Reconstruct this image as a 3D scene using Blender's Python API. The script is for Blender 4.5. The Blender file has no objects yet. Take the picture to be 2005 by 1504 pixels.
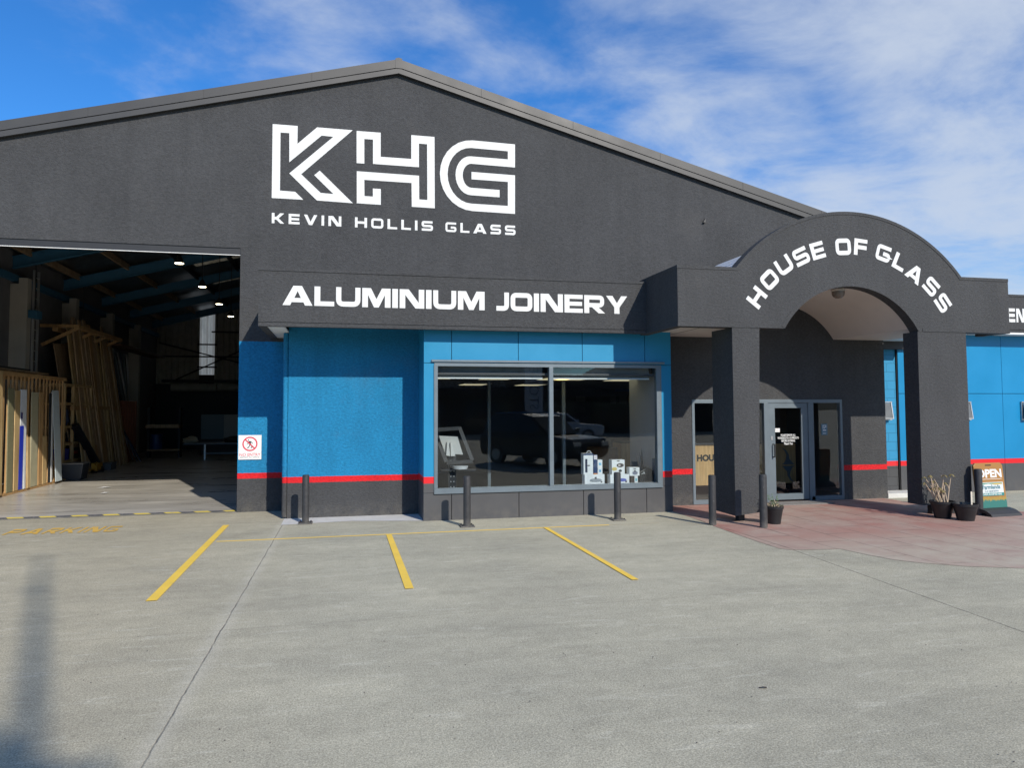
import bpy, bmesh, math, random
import numpy as np
from mathutils import Vector, Matrix
from math import sin, cos, pi, radians, sqrt, atan2

random.seed(7)
S = bpy.context.scene
COL = S.collection

# ------------------------------------------------------------------ camera
F_PX, YAW, PITCH, ROLL, CX, CY, CAM_H = 1447.65, 0.226747, 0.051092, -0.0039317, 1002.5, 725.83, 2.0
_f = Vector((sin(YAW)*cos(PITCH), cos(YAW)*cos(PITCH), sin(PITCH)))
_r = Vector((cos(YAW), -sin(YAW), 0))
_u = _r.cross(_f)
_R = cos(ROLL)*_r + sin(ROLL)*_u
_U = -sin(ROLL)*_r + cos(ROLL)*_u
CAM = Vector((0, 0, CAM_H))
cd = bpy.data.cameras.new('camera')
cd.sensor_fit = 'HORIZONTAL'; cd.sensor_width = 36; cd.lens = 36*F_PX/2005
cd.shift_y = -(752-CY)/2005
cd.clip_start = 0.05; cd.clip_end = 5000
cam = bpy.data.objects.new('camera', cd); COL.objects.link(cam)
cam.matrix_world = Matrix(((_R.x, _U.x, -_f.x, 0), (_R.y, _U.y, -_f.y, 0), (_R.z, _U.z, -_f.z, CAM_H), (0, 0, 0, 1)))
S.camera = cam

# ------------------------------------------------------------------ light and sky
SX, SZ = -0.340, -0.665           # sunlight travels (SX, 1, SZ)
sun_to = Vector((-SX, -1, -SZ)).normalized()
sl = bpy.data.lights.new('sun', 'SUN'); sl.energy = 4.6; sl.angle = radians(0.6); sl.color = (1.0, 0.925, 0.82)
so = bpy.data.objects.new('sun', sl); COL.objects.link(so)
so.rotation_euler = sun_to.to_track_quat('Z', 'Y').to_euler(); so.location = (12, -35, 30)
W = bpy.data.worlds.new('World'); S.world = W; W.use_nodes = True
nt = W.node_tree; nt.nodes.clear()
def wn(t, **k):
    n = nt.nodes.new(t)
    for a, b in k.items(): setattr(n, a, b)
    return n
wo = wn('ShaderNodeOutputWorld'); bg = wn('ShaderNodeBackground')
sky = wn('ShaderNodeTexSky', sky_type='NISHITA', sun_disc=False)
sky.sun_elevation = math.asin(sun_to.z); sky.sun_rotation = atan2(sun_to.x, sun_to.y)
sky.altitude = 50; sky.air_density = 1.0; sky.dust_density = 0.35; sky.ozone_density = 2.2
tc = wn('ShaderNodeTexCoord'); sep = wn('ShaderNodeSeparateXYZ')
nt.links.new(tc.outputs['Generated'], sep.inputs[0])
def wm(op, a, b=None, clamp=False):
    n = wn('ShaderNodeMath', operation=op, use_clamp=clamp)
    for i, v in enumerate((a, b)):
        if v is None: continue
        if isinstance(v, (int, float)): n.inputs[i].default_value = v
        else: nt.links.new(v, n.inputs[i])
    return n.outputs[0]
zz = wm('ADD', wm('MAXIMUM', sep.outputs[2], 0.0), 0.16)
comb = wn('ShaderNodeCombineXYZ')
nt.links.new(wm('DIVIDE', sep.outputs[0], zz), comb.inputs[0]); nt.links.new(wm('DIVIDE', sep.outputs[1], zz), comb.inputs[1])
mp = wn('ShaderNodeMapping'); nt.links.new(comb.outputs[0], mp.inputs[0])
mp.inputs['Rotation'].default_value = (0, 0, radians(-35)); mp.inputs['Scale'].default_value = (0.90, 1.0, 1)
mp.inputs['Location'].default_value = (9.4, 4.4, 0)
def wnoise(scale, detail, rough, dist=0.0):
    n = wn('ShaderNodeTexNoise'); n.inputs['Scale'].default_value = scale; n.inputs['Detail'].default_value = detail
    n.inputs['Roughness'].default_value = rough; n.inputs['Distortion'].default_value = dist
    nt.links.new(mp.outputs[0], n.inputs['Vector']); return n.outputs['Fac']
big = wnoise(1.0, 3, 0.5, 0.3); fine = wnoise(2.9, 10, 0.60, 0.25)
# more cloud towards +x (the right of the street) and towards the horizon
bias = wm('MULTIPLY', wm('SUBTRACT', sep.outputs[0], 0.22), 0.24)
cl = wm('ADD', wm('ADD', wm('MULTIPLY', big, 0.55), wm('MULTIPLY', fine, 0.62)), bias)
mr = wn('ShaderNodeMapRange'); mr.interpolation_type = 'SMOOTHSTEP'
nt.links.new(cl, mr.inputs[0]); mr.inputs[1].default_value = 0.455; mr.inputs[2].default_value = 0.80
mr.inputs[3].default_value = 0.0; mr.inputs[4].default_value = 0.85
hsv = wn('ShaderNodeHueSaturation'); hsv.inputs['Saturation'].default_value = 1.2; hsv.inputs['Value'].default_value = 1.0
nt.links.new(sky.outputs[0], hsv.inputs['Color'])
tint = wn('ShaderNodeMix', data_type='RGBA', blend_type='MULTIPLY'); tint.inputs[0].default_value = 1.0; nt.links.new(hsv.outputs[0], tint.inputs[6]); tint.inputs[7].default_value = (0.48, 0.98, 1.42, 1)
mx = wn('ShaderNodeMix', data_type='RGBA'); nt.links.new(mr.outputs[0], mx.inputs[0]); nt.links.new(tint.outputs[2], mx.inputs[6])
mx.inputs[7].default_value = (5.1, 5.75, 6.8, 1)
nt.links.new(mx.outputs[2], bg.inputs[0]); bg.inputs[1].default_value = 0.118
nt.links.new(bg.outputs[0], wo.inputs[0])
S.view_settings.view_transform = 'Standard'; S.view_settings.look = 'None'
S.view_settings.exposure = 0.0; S.view_settings.gamma = 1.0
S.cycles.max_bounces = 8; S.cycles.transparent_max_bounces = 16; S.cycles.use_denoising = True
S.cycles.sample_clamp_indirect = 6.0

# ------------------------------------------------------------------ helpers
def ray(px, py): return _f + _R*((px-CX)/F_PX) - _U*((py-CY)/F_PX)
def on_y(px, py, y): d = ray(px, py); return CAM + d*(y/d.y)
def on_x(px, py, x): d = ray(px, py); return CAM + d*(x/d.x)
def on_z(px, py, z=0.0): d = ray(px, py); return CAM + d*((z-CAM_H)/d.z)

class MB:
    def __init__(s): s.v = []; s.f = []
    def add(s, vs, fs):
        o = len(s.v); s.v += [tuple(v) for v in vs]; s.f += [tuple(o+i for i in f) for f in fs]; return s
    def box(s, x0, x1, y0, y1, z0, z1):
        return s.add([(x, y, z) for z in (z0, z1) for y in (y0, y1) for x in (x0, x1)],
                     [(0, 2, 3, 1), (4, 5, 7, 6), (0, 1, 5, 4), (2, 6, 7, 3), (0, 4, 6, 2), (1, 3, 7, 5)])
    def obox(s, p0, p1, w, t, side=(1, 0, 0)):
        "beam from p0 to p1, w across `side`, t across the other way"
        p0 = Vector(p0); p1 = Vector(p1); a = (p1-p0).normalized()
        sd = Vector(side); sd = (sd-a*sd.dot(a)).normalized(); n = a.cross(sd)
        q = [sd*(i*w/2)+n*(j*t/2) for i, j in ((-1, -1), (1, -1), (1, 1), (-1, 1))]
        return s.add([p0+k for k in q]+[p1+k for k in q], [(0, 3, 2, 1), (4, 5, 6, 7)]+[(i, (i+1) % 4, 4+(i+1) % 4, 4+i) for i in range(4)])
    def prism(s, poly, y0, y1, axis='y'):
        "2D polygon (a, b) extruded: axis y -> (a, y, b); axis x -> (y0.., a, b); axis z -> (a, b, z)"
        n = len(poly)
        def P(a, b, t): return {'y': (a, t, b), 'x': (t, a, b), 'z': (a, b, t)}[axis]
        vs = [P(a, b, y0) for a, b in poly]+[P(a, b, y1) for a, b in poly]
        return s.add(vs, [tuple(range(n)), tuple(range(2*n-1, n-1, -1))]+[(i, i+n, (i+1) % n+n, (i+1) % n) for i in range(n)])
    def tube(s, pts, r, n=8, cap=True):
        pts = [Vector(p) for p in pts]; rs = r if isinstance(r, (list, tuple)) else [r]*len(pts); vs = []; fs = []
        for i, p in enumerate(pts):
            a = (pts[min(i+1, len(pts)-1)]-pts[max(i-1, 0)]).normalized()
            h = Vector((0, 0, 1)) if abs(a.z) < 0.9 else Vector((1, 0, 0))
            u = a.cross(h).normalized(); w = a.cross(u)
            vs += [p+(u*cos(2*pi*k/n)+w*sin(2*pi*k/n))*rs[i] for k in range(n)]
        for i in range(len(pts)-1):
            fs += [(i*n+k, i*n+(k+1) % n, (i+1)*n+(k+1) % n, (i+1)*n+k) for k in range(n)]
        if cap: fs += [tuple(range(n-1, -1, -1)), tuple(range((len(pts)-1)*n, len(pts)*n))]
        return s.add(vs, fs)
    def lathe(s, prof, c=(0, 0, 0), n=24):
        vs = []; fs = []; m = len(prof)
        for k in range(n):
            a = 2*pi*k/n; vs += [(c[0]+r*cos(a), c[1]+r*sin(a), c[2]+z) for r, z in prof]
        for k in range(n):
            for i in range(m-1): fs.append((k*m+i, ((k+1) % n)*m+i, ((k+1) % n)*m+i+1, k*m+i+1))
        if prof[0][0] > 1e-6: fs.append(tuple(k*m for k in range(n-1, -1, -1)))
        if prof[-1][0] > 1e-6: fs.append(tuple(k*m+m-1 for k in range(n)))
        return s.add(vs, fs)
    def build(s, name, mat, parent=None, smooth=False, bevel=0.0, loc=None):
        me = bpy.data.meshes.new(name); me.from_pydata(s.v, [], s.f); me.update()
        bm = bmesh.new(); bm.from_mesh(me); bmesh.ops.remove_doubles(bm, verts=bm.verts, dist=1e-5)
        bmesh.ops.recalc_face_normals(bm, faces=bm.faces); bm.to_mesh(me); bm.free()
        me.materials.append(mat)
        o = bpy.data.objects.new(name, me); COL.objects.link(o)
        if smooth:
            me.polygons.foreach_set('use_smooth', [True]*len(me.polygons))
            me.set_sharp_from_angle(angle=radians(40))
        if bevel:
            m = o.modifiers.new('bevel', 'BEVEL'); m.width = bevel; m.segments = 2; m.limit_method = 'ANGLE'
        if loc is not None: o.location = loc
        if parent is not None:
            o.parent = parent
            if loc is None: o.location = -Vector(parent_loc(parent))
        return o
def parent_loc(p):
    v = Vector(p.location)
    while p.parent is not None: p = p.parent; v = v+Vector(p.location)
    return v
def tag(o, label, cat, group=None, kind=None):
    o['label'] = label; o['category'] = cat
    if group: o['group'] = group
    if kind: o['kind'] = kind
    return o
def struct(o): o['kind'] = 'structure'; return o
def thing(name, label, cat, loc=(0, 0, 0), group=None):
    o = bpy.data.objects.new(name, None); COL.objects.link(o); o.location = loc; o.empty_display_size = 0.3
    return tag(o, label, cat, group)
def copy_thing(o, label, loc, rz=None):
    def cp(a, par):
        c = a.copy(); COL.objects.link(c)
        if par is not None: c.parent = par
        for ch in list(a.children): cp(ch, c)
        return c
    c = cp(o, None); c.location = loc; c['label'] = label
    if rz is not None: c.rotation_euler = (0, 0, rz)
    return c

# ------------------------------------------------------------------ materials
class NT:
    def __init__(s, name):
        s.m = bpy.data.materials.new(name); s.m.use_nodes = True; s.t = s.m.node_tree; s.t.nodes.clear()
        s.out = s.n('ShaderNodeOutputMaterial'); s.b = s.n('ShaderNodeBsdfPrincipled'); s.l(s.b.outputs[0], s.out.inputs[0])
        g = s.n('ShaderNodeNewGeometry'); s.pos = g.outputs['Position']
        tcn = s.n('ShaderNodeTexCoord'); s.obj = tcn.outputs['Object']
    def n(s, t, **k):
        x = s.t.nodes.new(t)
        for a, b in k.items(): setattr(x, a, b)
        return x
    def l(s, a, b): s.t.links.new(a, b)
    def set(s, sock, v):
        if isinstance(v, bpy.types.NodeSocket): s.l(v, sock)
        elif isinstance(v, (tuple, list)) and len(v) == 3 and sock.type == 'RGBA': sock.default_value = (*v, 1)
        else: sock.default_value = v
    def math(s, op, a, b=0.0, clamp=False):
        x = s.n('ShaderNodeMath', operation=op, use_clamp=clamp); s.set(x.inputs[0], a); s.set(x.inputs[1], b); return x.outputs[0]
    def mapping(s, v, scale=(1, 1, 1), rot=(0, 0, 0), loc=(0, 0, 0)):
        x = s.n('ShaderNodeMapping'); s.l(v, x.inputs[0]); x.inputs['Scale'].default_value = scale; x.inputs['Rotation'].default_value = rot
        x.inputs['Location'].default_value = loc; return x.outputs[0]
    def noise(s, v, scale, detail=4, rough=0.55, dist=0.0):
        x = s.n('ShaderNodeTexNoise'); s.l(v, x.inputs['Vector']); x.inputs['Scale'].default_value = scale
        x.inputs['Detail'].default_value = detail; x.inputs['Roughness'].default_value = rough; x.inputs['Distortion'].default_value = dist
        return x.outputs['Fac']
    def rng(s, v, a, b, c=0.0, d=1.0, smooth=False):
        x = s.n('ShaderNodeMapRange'); s.set(x.inputs[0], v)
        for i, q in enumerate((a, b, c, d)): x.inputs[i+1].default_value = q
        if smooth: x.interpolation_type = 'SMOOTHSTEP'
        return x.outputs[0]
    def mix(s, fac, a, b, blend='MIX'):
        x = s.n('ShaderNodeMix', data_type='RGBA', blend_type=blend); s.set(x.inputs[0], fac); s.set(x.inputs[6], a); s.set(x.inputs[7], b); return x.outputs[2]
    def xyz(s, v):
        x = s.n('ShaderNodeSeparateXYZ'); s.l(v, x.inputs[0]); return x.outputs
    def bump(s, h, strength, dist):
        x = s.n('ShaderNodeBump'); s.l(h, x.inputs['Height']); x.inputs['Strength'].default_value = strength; x.inputs['Distance'].default_value = dist
        s.l(x.outputs[0], s.b.inputs['Normal'])
    def fin(s, col, rough=0.6, metal=0.0, spec=0.5):
        s.set(s.b.inputs['Base Color'], col); s.set(s.b.inputs['Roughness'], rough); s.set(s.b.inputs['Metallic'], metal)
        s.b.inputs['Specular IOR Level'].default_value = spec; return s.m

_pm = {}
def pm(name, col, rough=0.6, var=0.12, scale=6.0, metal=0.0, bump=0.0, bscale=60.0, spec=0.5, stretch=(1, 1, 1)):
    if name in _pm: return _pm[name]
    t = NT(name); v = t.mapping(t.pos, stretch)
    n = t.noise(v, scale, 6, 0.6)
    c = t.mix(t.rng(n, 0.25, 0.75), tuple(x*(1-var) for x in col), tuple(min(1, x*(1+var)) for x in col))
    if bump: t.bump(t.noise(v, bscale, 5, 0.6), bump, 0.01)
    _pm[name] = t.fin(c, t.rng(n, 0.2, 0.8, max(0.03, rough-0.07), min(1, rough+0.07)), metal, spec); return _pm[name]
def wood(name, col, scale=1.0, axis=2):
    t = NT(name); st = [26*scale]*3; st[axis] = 1.6*scale
    v = t.mapping(t.pos, tuple(st)); n = t.noise(v, 1.0, 5, 0.65, 0.6)
    n2 = t.noise(t.mapping(t.pos, (3, 3, 0.8)), 1.0, 3)
    c = t.mix(t.rng(n, 0.3, 0.7), tuple(x*0.62 for x in col), tuple(min(1, x*1.15) for x in col))
    c = t.mix(t.rng(n2, 0.35, 0.7), c, t.mix(1.0, c, (0.8, 0.72, 0.62), 'MULTIPLY'))
    t.bump(n, 0.25, 0.004); return t.fin(c, 0.62)

CHAR = (0.059, 0.0605, 0.0635); BLUE = (0.012, 0.20, 0.40); RED = (0.66, 0.016, 0.022)
def stucco(name, bands=None, base=CHAR, strength=0.9, streak=True):
    "roughcast paint; bands = painted colours by height [(z_top, colour), ...]"
    t = NT(name); p = t.pos
    big = t.noise(p, 0.55, 5, 0.6); mid = t.noise(t.mapping(p, (2.2, 2.2, 0.55)), 1.4, 5, 0.62)
    col = base
    if bands:
        x, y, z = t.xyz(p); wob = t.math('MULTIPLY', t.math('SUBTRACT', t.noise(p, 30, 3), 0.5), 0.016)
        zw = t.math('ADD', z, wob); col = bands[-1][1]
        c = None
        for zt, cc in reversed(bands):
            c = cc if c is None else t.mix(t.math('LESS_THAN', zw, zt), c, cc)
        col = c
    vv = t.math('ADD', t.math('MULTIPLY', big, 0.6), t.math('MULTIPLY', mid, 0.5)) if streak else big
    f = t.rng(vv, 0.36, 0.74, 0.86, 1.14)
    grain = t.noise(t.mapping(p, (1, 1, 1.5)), 20, 6, 0.78)
    f = t.math('MULTIPLY', f, t.rng(grain, 0.3, 0.7, 0.70, 1.32))
    drip = t.noise(t.mapping(p, (5.5, 5.5, 0.12)), 1.0, 4, 0.6); f = t.math('MULTIPLY', f, t.rng(drip, 0.5, 0.75, 1.0, 0.93))
    cmb = t.n('ShaderNodeCombineColor'); 
    for i in range(3): t.l(f, cmb.inputs[i])
    c = t.mix(1.0, col, cmb.outputs[0], 'MULTIPLY')
    dust = t.rng(t.noise(p, 0.9, 6, 0.65), 0.58, 0.8, 0, 0.16)
    c = t.mix(dust, c, (0.15, 0.14, 0.125))
    zz_ = t.xyz(p)[2]; splash = t.math('MULTIPLY', t.rng(zz_, 0.0, 0.32, 1, 0), t.rng(t.noise(p, 6, 6, 0.7), 0.38, 0.7, 0, 0.35)); c = t.mix(splash, c, (0.24, 0.22, 0.18))
    h = t.math('ADD', t.noise(t.mapping(p, (22, 22, 34)), 1.0, 7, 0.7, 0.3), t.math('MULTIPLY', t.noise(p, 150, 2), 0.35))
    t.bump(h, strength, 0.022)
    return t.fin(c, 0.78, 0, 0.3)
Z_R0, Z_R1, Z_BLUE = 0.648, 0.756, 3.344
M = {}
M['gable'] = stucco('gable_paint', [(Z_R0, CHAR), (Z_R1, RED), (Z_BLUE, BLUE), (99, CHAR)])
M['blue_wall'] = stucco('blue_wall_paint', [(Z_R0, CHAR), (Z_R1, RED), (99, BLUE)])
M['entry_wall'] = stucco('entry_wall_paint', [(Z_R0-0.015, CHAR), (Z_R1-0.012, RED), (99, CHAR)])
M['char'] = stucco('charcoal_roughcast', None)
def panel_paint(name, bands):
    t = NT(name); x, y, z = t.xyz(t.pos); c = None
    for zt, cc in reversed(bands): c = cc if c is None else t.mix(t.math('LESS_THAN', z, zt), c, cc)
    n = t.noise(t.pos, 0.8, 5, 0.6)
    f = t.rng(n, 0.3, 0.7, 0.93, 1.07); cmb = t.n('ShaderNodeCombineColor')
    for i in range(3): t.l(f, cmb.inputs[i])
    c = t.mix(1.0, c, cmb.outputs[0], 'MULTIPLY')
    low = t.math('MULTIPLY', t.rng(z, 0.0, 0.35, 1, 0), t.rng(t.noise(t.pos, 7, 5), 0.4, 0.75, 0, 0.3))
    c = t.mix(low, c, (0.2, 0.18, 0.15))
    t.bump(t.noise(t.pos, 90, 3), 0.05, 0.003); return t.fin(c, t.rng(n, 0.3, 0.7, 0.32, 0.46), 0, 0.4)
CH2 = (0.080, 0.080, 0.083)
M['bay_panel'] = panel_paint('bay_panel_paint', [(0.663, CH2), (0.781, RED), (99, (0.014, 0.225, 0.42))])
M['annex_panel'] = panel_paint('annex_panel_paint', [(0.652, CH2), (0.764, RED), (99, (0.006, 0.215, 0.45))])
def blockwork():
    t = NT('painted_blockwork'); x, y, z = t.xyz(t.pos); c = None
    for zt, cc in reversed([(0.652, CHAR), (0.764, RED), (99, (0.02, 0.24, 0.45))]): c = cc if c is None else t.mix(t.math('LESS_THAN', z, zt), c, cc)
    b = t.n('ShaderNodeTexBrick'); cv = t.n('ShaderNodeCombineXYZ'); t.l(x, cv.inputs[0]); t.l(z, cv.inputs[1]); t.l(cv.outputs[0], b.inputs['Vector'])
    b.inputs['Scale'].default_value = 1; b.inputs['Brick Width'].default_value = 0.4; b.inputs['Row Height'].default_value = 0.2
    b.inputs['Mortar Size'].default_value = 0.006; b.inputs['Mortar Smooth'].default_value = 0.3
    inv = t.math('SUBTRACT', 1.0, b.outputs['Fac']); t.bump(t.math('ADD', inv, t.math('MULTIPLY', t.noise(t.pos, 90, 3), 0.3)), 0.6, 0.008)
    return t.fin(t.mix(b.outputs['Fac'], c, t.mix(1.0, c, (0.7, 0.7, 0.7), 'MULTIPLY')), 0.7)
M['block'] = blockwork()
M['barge'] = pm('barge_flashing', (0.054, 0.053, 0.052), 0.5, 0.10, 1.6, 0.1, stretch=(0.9, 1, 1))
M['dark'] = pm('dark_steel', (0.02, 0.021, 0.024), 0.55, 0.15)
M['shadowgap'] = pm('black_rubber', (0.012, 0.012, 0.013), 0.8, 0.1)
M['vinyl'] = pm('white_sign_vinyl', (0.69, 0.70, 0.69), 0.6, 0.03, 3)
M['cream'] = pm('cream_ceiling_paint', (0.60, 0.55, 0.50), 0.75, 0.05, 2)
M['white'] = pm('white_paint', (0.78, 0.78, 0.76), 0.5, 0.05, 3)
M['alu'] = pm('grey_powder_coat', (0.145, 0.18, 0.205), 0.42, 0.06, 4, 0.2)
M['alu_lite'] = pm('silver_aluminium', (0.5, 0.5, 0.5), 0.35, 0.06, 4, 0.6)
t = NT('bollard_charcoal_paint'); n = t.noise(t.pos, 14, 5, .6); chip = t.rng(t.noise(t.mapping(t.pos, (1, 1, .55)), 38, 4, .7), 0.70, 0.74, 0, 0.8)
c = t.mix(t.rng(n, .3, .7), (0.030, 0.030, 0.032), (0.044, 0.044, 0.046)); low = t.math('MULTIPLY', t.rng(t.xyz(t.pos)[2], .0, .16, .5, 0), n); c = t.mix(low, c, (.28, .26, .22)); c = t.mix(chip, c, (0.30, 0.29, 0.28))
M['bollard'] = t.fin(c, t.rng(n, .3, .7, .36, .55), 0, .5)
M['pot'] = pm('black_plastic', (0.014, 0.015, 0.017), 0.42, 0.15)
M['steelblue'] = pm('blue_rafter_paint', (0.04, 0.16, 0.28), 0.6, 0.15)
M['timber'] = wood('pine_timber', (0.52, 0.33, 0.15))
M['timber2'] = wood('pale_pine_timber', (0.60, 0.44, 0.22))
M['timber3'] = wood('grey_brown_timber', (0.50, 0.36, 0.22))
M['ply'] = wood('oak_ply', (0.66, 0.42, 0.18), 0.6)
M['redboard'] = wood('red_brown_board', (0.30, 0.10, 0.05))
def glass(name, tint, ior=1.5):
    t = NT(name); t.t.nodes.remove(t.b); tr = t.n('ShaderNodeBsdfTransparent'); gl = t.n('ShaderNodeBsdfGlossy'); fr = t.n('ShaderNodeFresnel'); mxs = t.n('ShaderNodeMixShader')
    tr.inputs[0].default_value = (*tint, 1); gl.inputs['Roughness'].default_value = 0.0; gl.inputs[0].default_value = (0.95, 0.98, 1, 1); fr.inputs[0].default_value = ior
    # faint roller-wave of float glass
    bp = t.n('ShaderNodeBump'); t.l(t.noise(t.pos, 1.3, 1), bp.inputs['Height']); bp.inputs['Strength'].default_value = 0.012; bp.inputs['Distance'].default_value = 0.1
    t.l(bp.outputs[0], gl.inputs['Normal'])
    gg = t.n('ShaderNodeNewGeometry'); t.l(t.math('MULTIPLY', fr.outputs[0], t.math('SUBTRACT', 1.0, gg.outputs['Backfacing'])), mxs.inputs[0]); t.l(tr.outputs[0], mxs.inputs[1]); t.l(gl.outputs[0], mxs.inputs[2]); t.l(mxs.outputs[0], t.out.inputs[0]); return t.m
M['glass'] = glass('tinted_window_glass', (0.88, 0.91, 0.92), 1.75)
M['frost'] = pm('grey_obscure_glass', (0.13, 0.14, 0.145), 0.35, 0.1, 5)
def emis(name, col, st):
    t = NT(name); t.set(t.b.inputs['Emission Color'], col); t.b.inputs['Emission Strength'].default_value = st; return t.fin(col, 0.6)
def plain(name, col, rough=0.5, metal=0.0): return pm(name, col, rough, 0.06, 8, metal)

# ------------------------------------------------------------------ ground
def concrete():
    t = NT('forecourt_concrete'); p = t.pos; x, y, z = t.xyz(p)
    big = t.noise(p, 0.35, 6, 0.6); mid = t.noise(t.mapping(p, (0.7, 1.6, 1), (0, 0, 0.35)), 1.1, 7, 0.65, 0.4)
    tyre = t.noise(t.mapping(p, (0.35, 2.6, 1), (0, 0, -0.25)), 1.0, 4, 0.6, 0.8)
    c = t.mix(t.rng(big, 0.3, 0.7), (0.41, 0.392, 0.318), (0.53, 0.502, 0.395))
    c = t.mix(t.rng(x, -3.0, 0.5, 0.75, 0, True), c, t.mix(1.0, c, (1.02, 0.955, 0.88), 'MULTIPLY'))
    c = t.mix(t.rng(mid, 0.36, 0.66, 0, 0.6), c, t.mix(1.0, c, (0.76, 0.765, 0.775), 'MULTIPLY'))
    c = t.mix(t.rng(tyre, 0.48, 0.70, 0, 0.30), c, t.mix(1.0, c, (0.74, 0.74, 0.75), 'MULTIPLY'))
    lite = t.rng(t.noise(t.mapping(p, (0.8, 3.5, 1), (0, 0, 0.2)), 2.0, 6, 0.7, 0.6), 0.56, 0.76, 0, 0.5); c = t.mix(lite, c, (0.70, 0.68, 0.58))
    ag = t.noise(p, 42, 6, 0.82); c = t.mix(t.rng(ag, 0.30, 0.70), t.mix(1.0, c, (0.70, 0.70, 0.70), 'MULTIPLY'), t.mix(1.0, c, (1.30, 1.30, 1.27), 'MULTIPLY'))
    ag3 = t.noise(p, 95, 2, 0.6); c = t.mix(t.rng(ag3, 0.36, 0.64), t.mix(1.0, c, (0.72, 0.72, 0.71), 'MULTIPLY'), t.mix(1.0, c, (1.28, 1.28, 1.26), 'MULTIPLY'))
    ag2 = t.noise(p, 6.5, 6, 0.72); c = t.mix(t.rng(ag2, 0.35, 0.65, 0, 0.6), c, t.mix(1.0, c, (0.77, 0.77, 0.765), 'MULTIPLY'))
    vo = t.n('ShaderNodeTexVoronoi'); t.l(p, vo.inputs['Vector']); vo.inputs['Scale'].default_value = 3.0
    spot = t.rng(vo.outputs['Distance'], 0.0, 0.055, 1, 0); c = t.mix(t.math('MULTIPLY', spot, 0.22), c, (0.12, 0.115, 0.10))
    # control joints: a saw cut each side of the parking bays and a faint one across
    w1 = t.math('MULTIPLY', t.math('SUBTRACT', t.noise(t.mapping(p, (0, 1, 0)), 2.2, 6, 0.7), 0.5), 0.05)
    d1 = t.math('ABSOLUTE', t.math('ADD', t.math('ADD', x, t.math('MULTIPLY', y, -0.0108)), t.math('ADD', w1, 1.124)))
    w2 = t.math('MULTIPLY', t.math('SUBTRACT', t.noise(t.mapping(p, (0, 1, 0)), 1.7, 6, 0.7), 0.5), 0.04)
    d2 = t.math('ABSOLUTE', t.math('ADD', t.math('ADD', x, t.math('MULTIPLY', y, -0.0731)), t.math('ADD', w2, -5.508)))
    brk = t.rng(t.noise(p, 5, 5, .7), 0.35, 0.6, 0.35, 1.0); halo = t.math('MULTIPLY', t.rng(d1, 0.0, 0.13, 0.32, 0), brk); c = t.mix(halo, c, (0.62, 0.59, 0.51))
    cut = t.math('MULTIPLY', t.math('ADD', t.rng(d1, 0.002, 0.009, 0.8, 0), t.rng(d2, 0.003, 0.012, 0.9, 0), True), brk)
    d3 = t.math('ABSOLUTE', t.math('ADD', t.math('ADD', y, t.math('MULTIPLY', x, -0.02)), t.math('ADD', w2, -7.25)))
    cut = t.math('ADD', cut, t.math('MULTIPLY', t.rng(d3, 0.002, 0.012, 0.22, 0), t.rng(x, 3.0, 6.0, 1, 0)), True)
    c = t.mix(cut, c, (0.075, 0.07, 0.06))
    h = t.math('SUBTRACT', t.math('ADD', t.math('MULTIPLY', ag, 0.7), t.math('MULTIPLY', ag2, 0.5)), t.math('MULTIPLY', cut, 1.2))
    stain = t.rng(t.noise(t.mapping(p, (1, 1, 1), (0, 0, .6), (3, 1, 0)), 0.8, 5, 0.62), 0.60, 0.74, 0, 0.35); c = t.mix(stain, c, t.mix(1.0, c, (0.55, 0.54, 0.52), 'MULTIPLY'))
    t.bump(h, 0.5, 0.014); return t.fin(c, 0.85, 0, 0.25)
M['concrete'] = concrete()
g = MB(); R = 900
xs = [-R, -60, -20, -8, -4, 0, 4, 8, 14, 22, 60, R]; ys = [-R, -60, -30, -12, -6, 0, 4, 8, 12, 15.33, 40.5, 90, R]
for i in range(len(xs)-1):
    for j in range(len(ys)-1):
        g.add([(xs[i], ys[j], 0), (xs[i+1], ys[j], 0), (xs[i+1], ys[j+1], 0), (xs[i], ys[j+1], 0)], [(0, 1, 2, 3)])
ground = struct(g.build('ground', M['concrete']))
def yellow_paint(name, wear, col=(0.80, 0.54, 0.075)):
    t = NT(name); p = t.pos; n = t.math('ADD', t.math('MULTIPLY', t.noise(p, 9, 6, 0.75), 0.7), t.math('MULTIPLY', t.noise(p, 80, 3, 0.7), 0.4))
    c = t.mix(t.rng(t.noise(p, 2.5, 5), 0.3, 0.7), col, tuple(min(1, k*1.12) for k in col))
    c = t.mix(t.rng(n, wear, wear+0.14, 0, 0.9), c, (0.40, 0.375, 0.30)); t.bump(t.noise(p, 95, 3), 0.25, 0.008)
    return t.fin(c, 0.75)
M['line'] = yellow_paint('yellow_line_paint', 0.615); M['line_worn'] = yellow_paint('worn_yellow_paint', 0.56, (0.66, 0.40, 0.06))
M['line_thin'] = yellow_paint('pale_yellow_line_paint', 0.66, (0.74, 0.52, 0.10))
def flat(poly, z=0.004): return MB().add([(a, b, z) for a, b in poly], [tuple(range(len(poly)))])
for xa, xb, ya, yb in ((-1.975, -1.865, 8.48, 13.66), (0.703, 0.80, 8.36, 11.975), (3.30, 3.383, 8.15, 12.07)):
    flat([(xa, ya), (xb, ya), (xb-0.005, yb), (xa+0.004, yb)], 0.008).build('parking_line', M['line'], ground)
a, b = on_z(424, 1061.3), on_z(1193, 1028.4)
o = MB().obox((a.x, a.y, 0.005), (4.47, b.y-0.01, 0.005), 0.045, 0.003, (0, 1, 0)).build('parking_line', M['line_thin'], ground); o['label'] = 'thin yellow line across the heads of the parking bays'
a = on_z(1193, 1028.4); b = on_z(1290, 1024.5)
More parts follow.
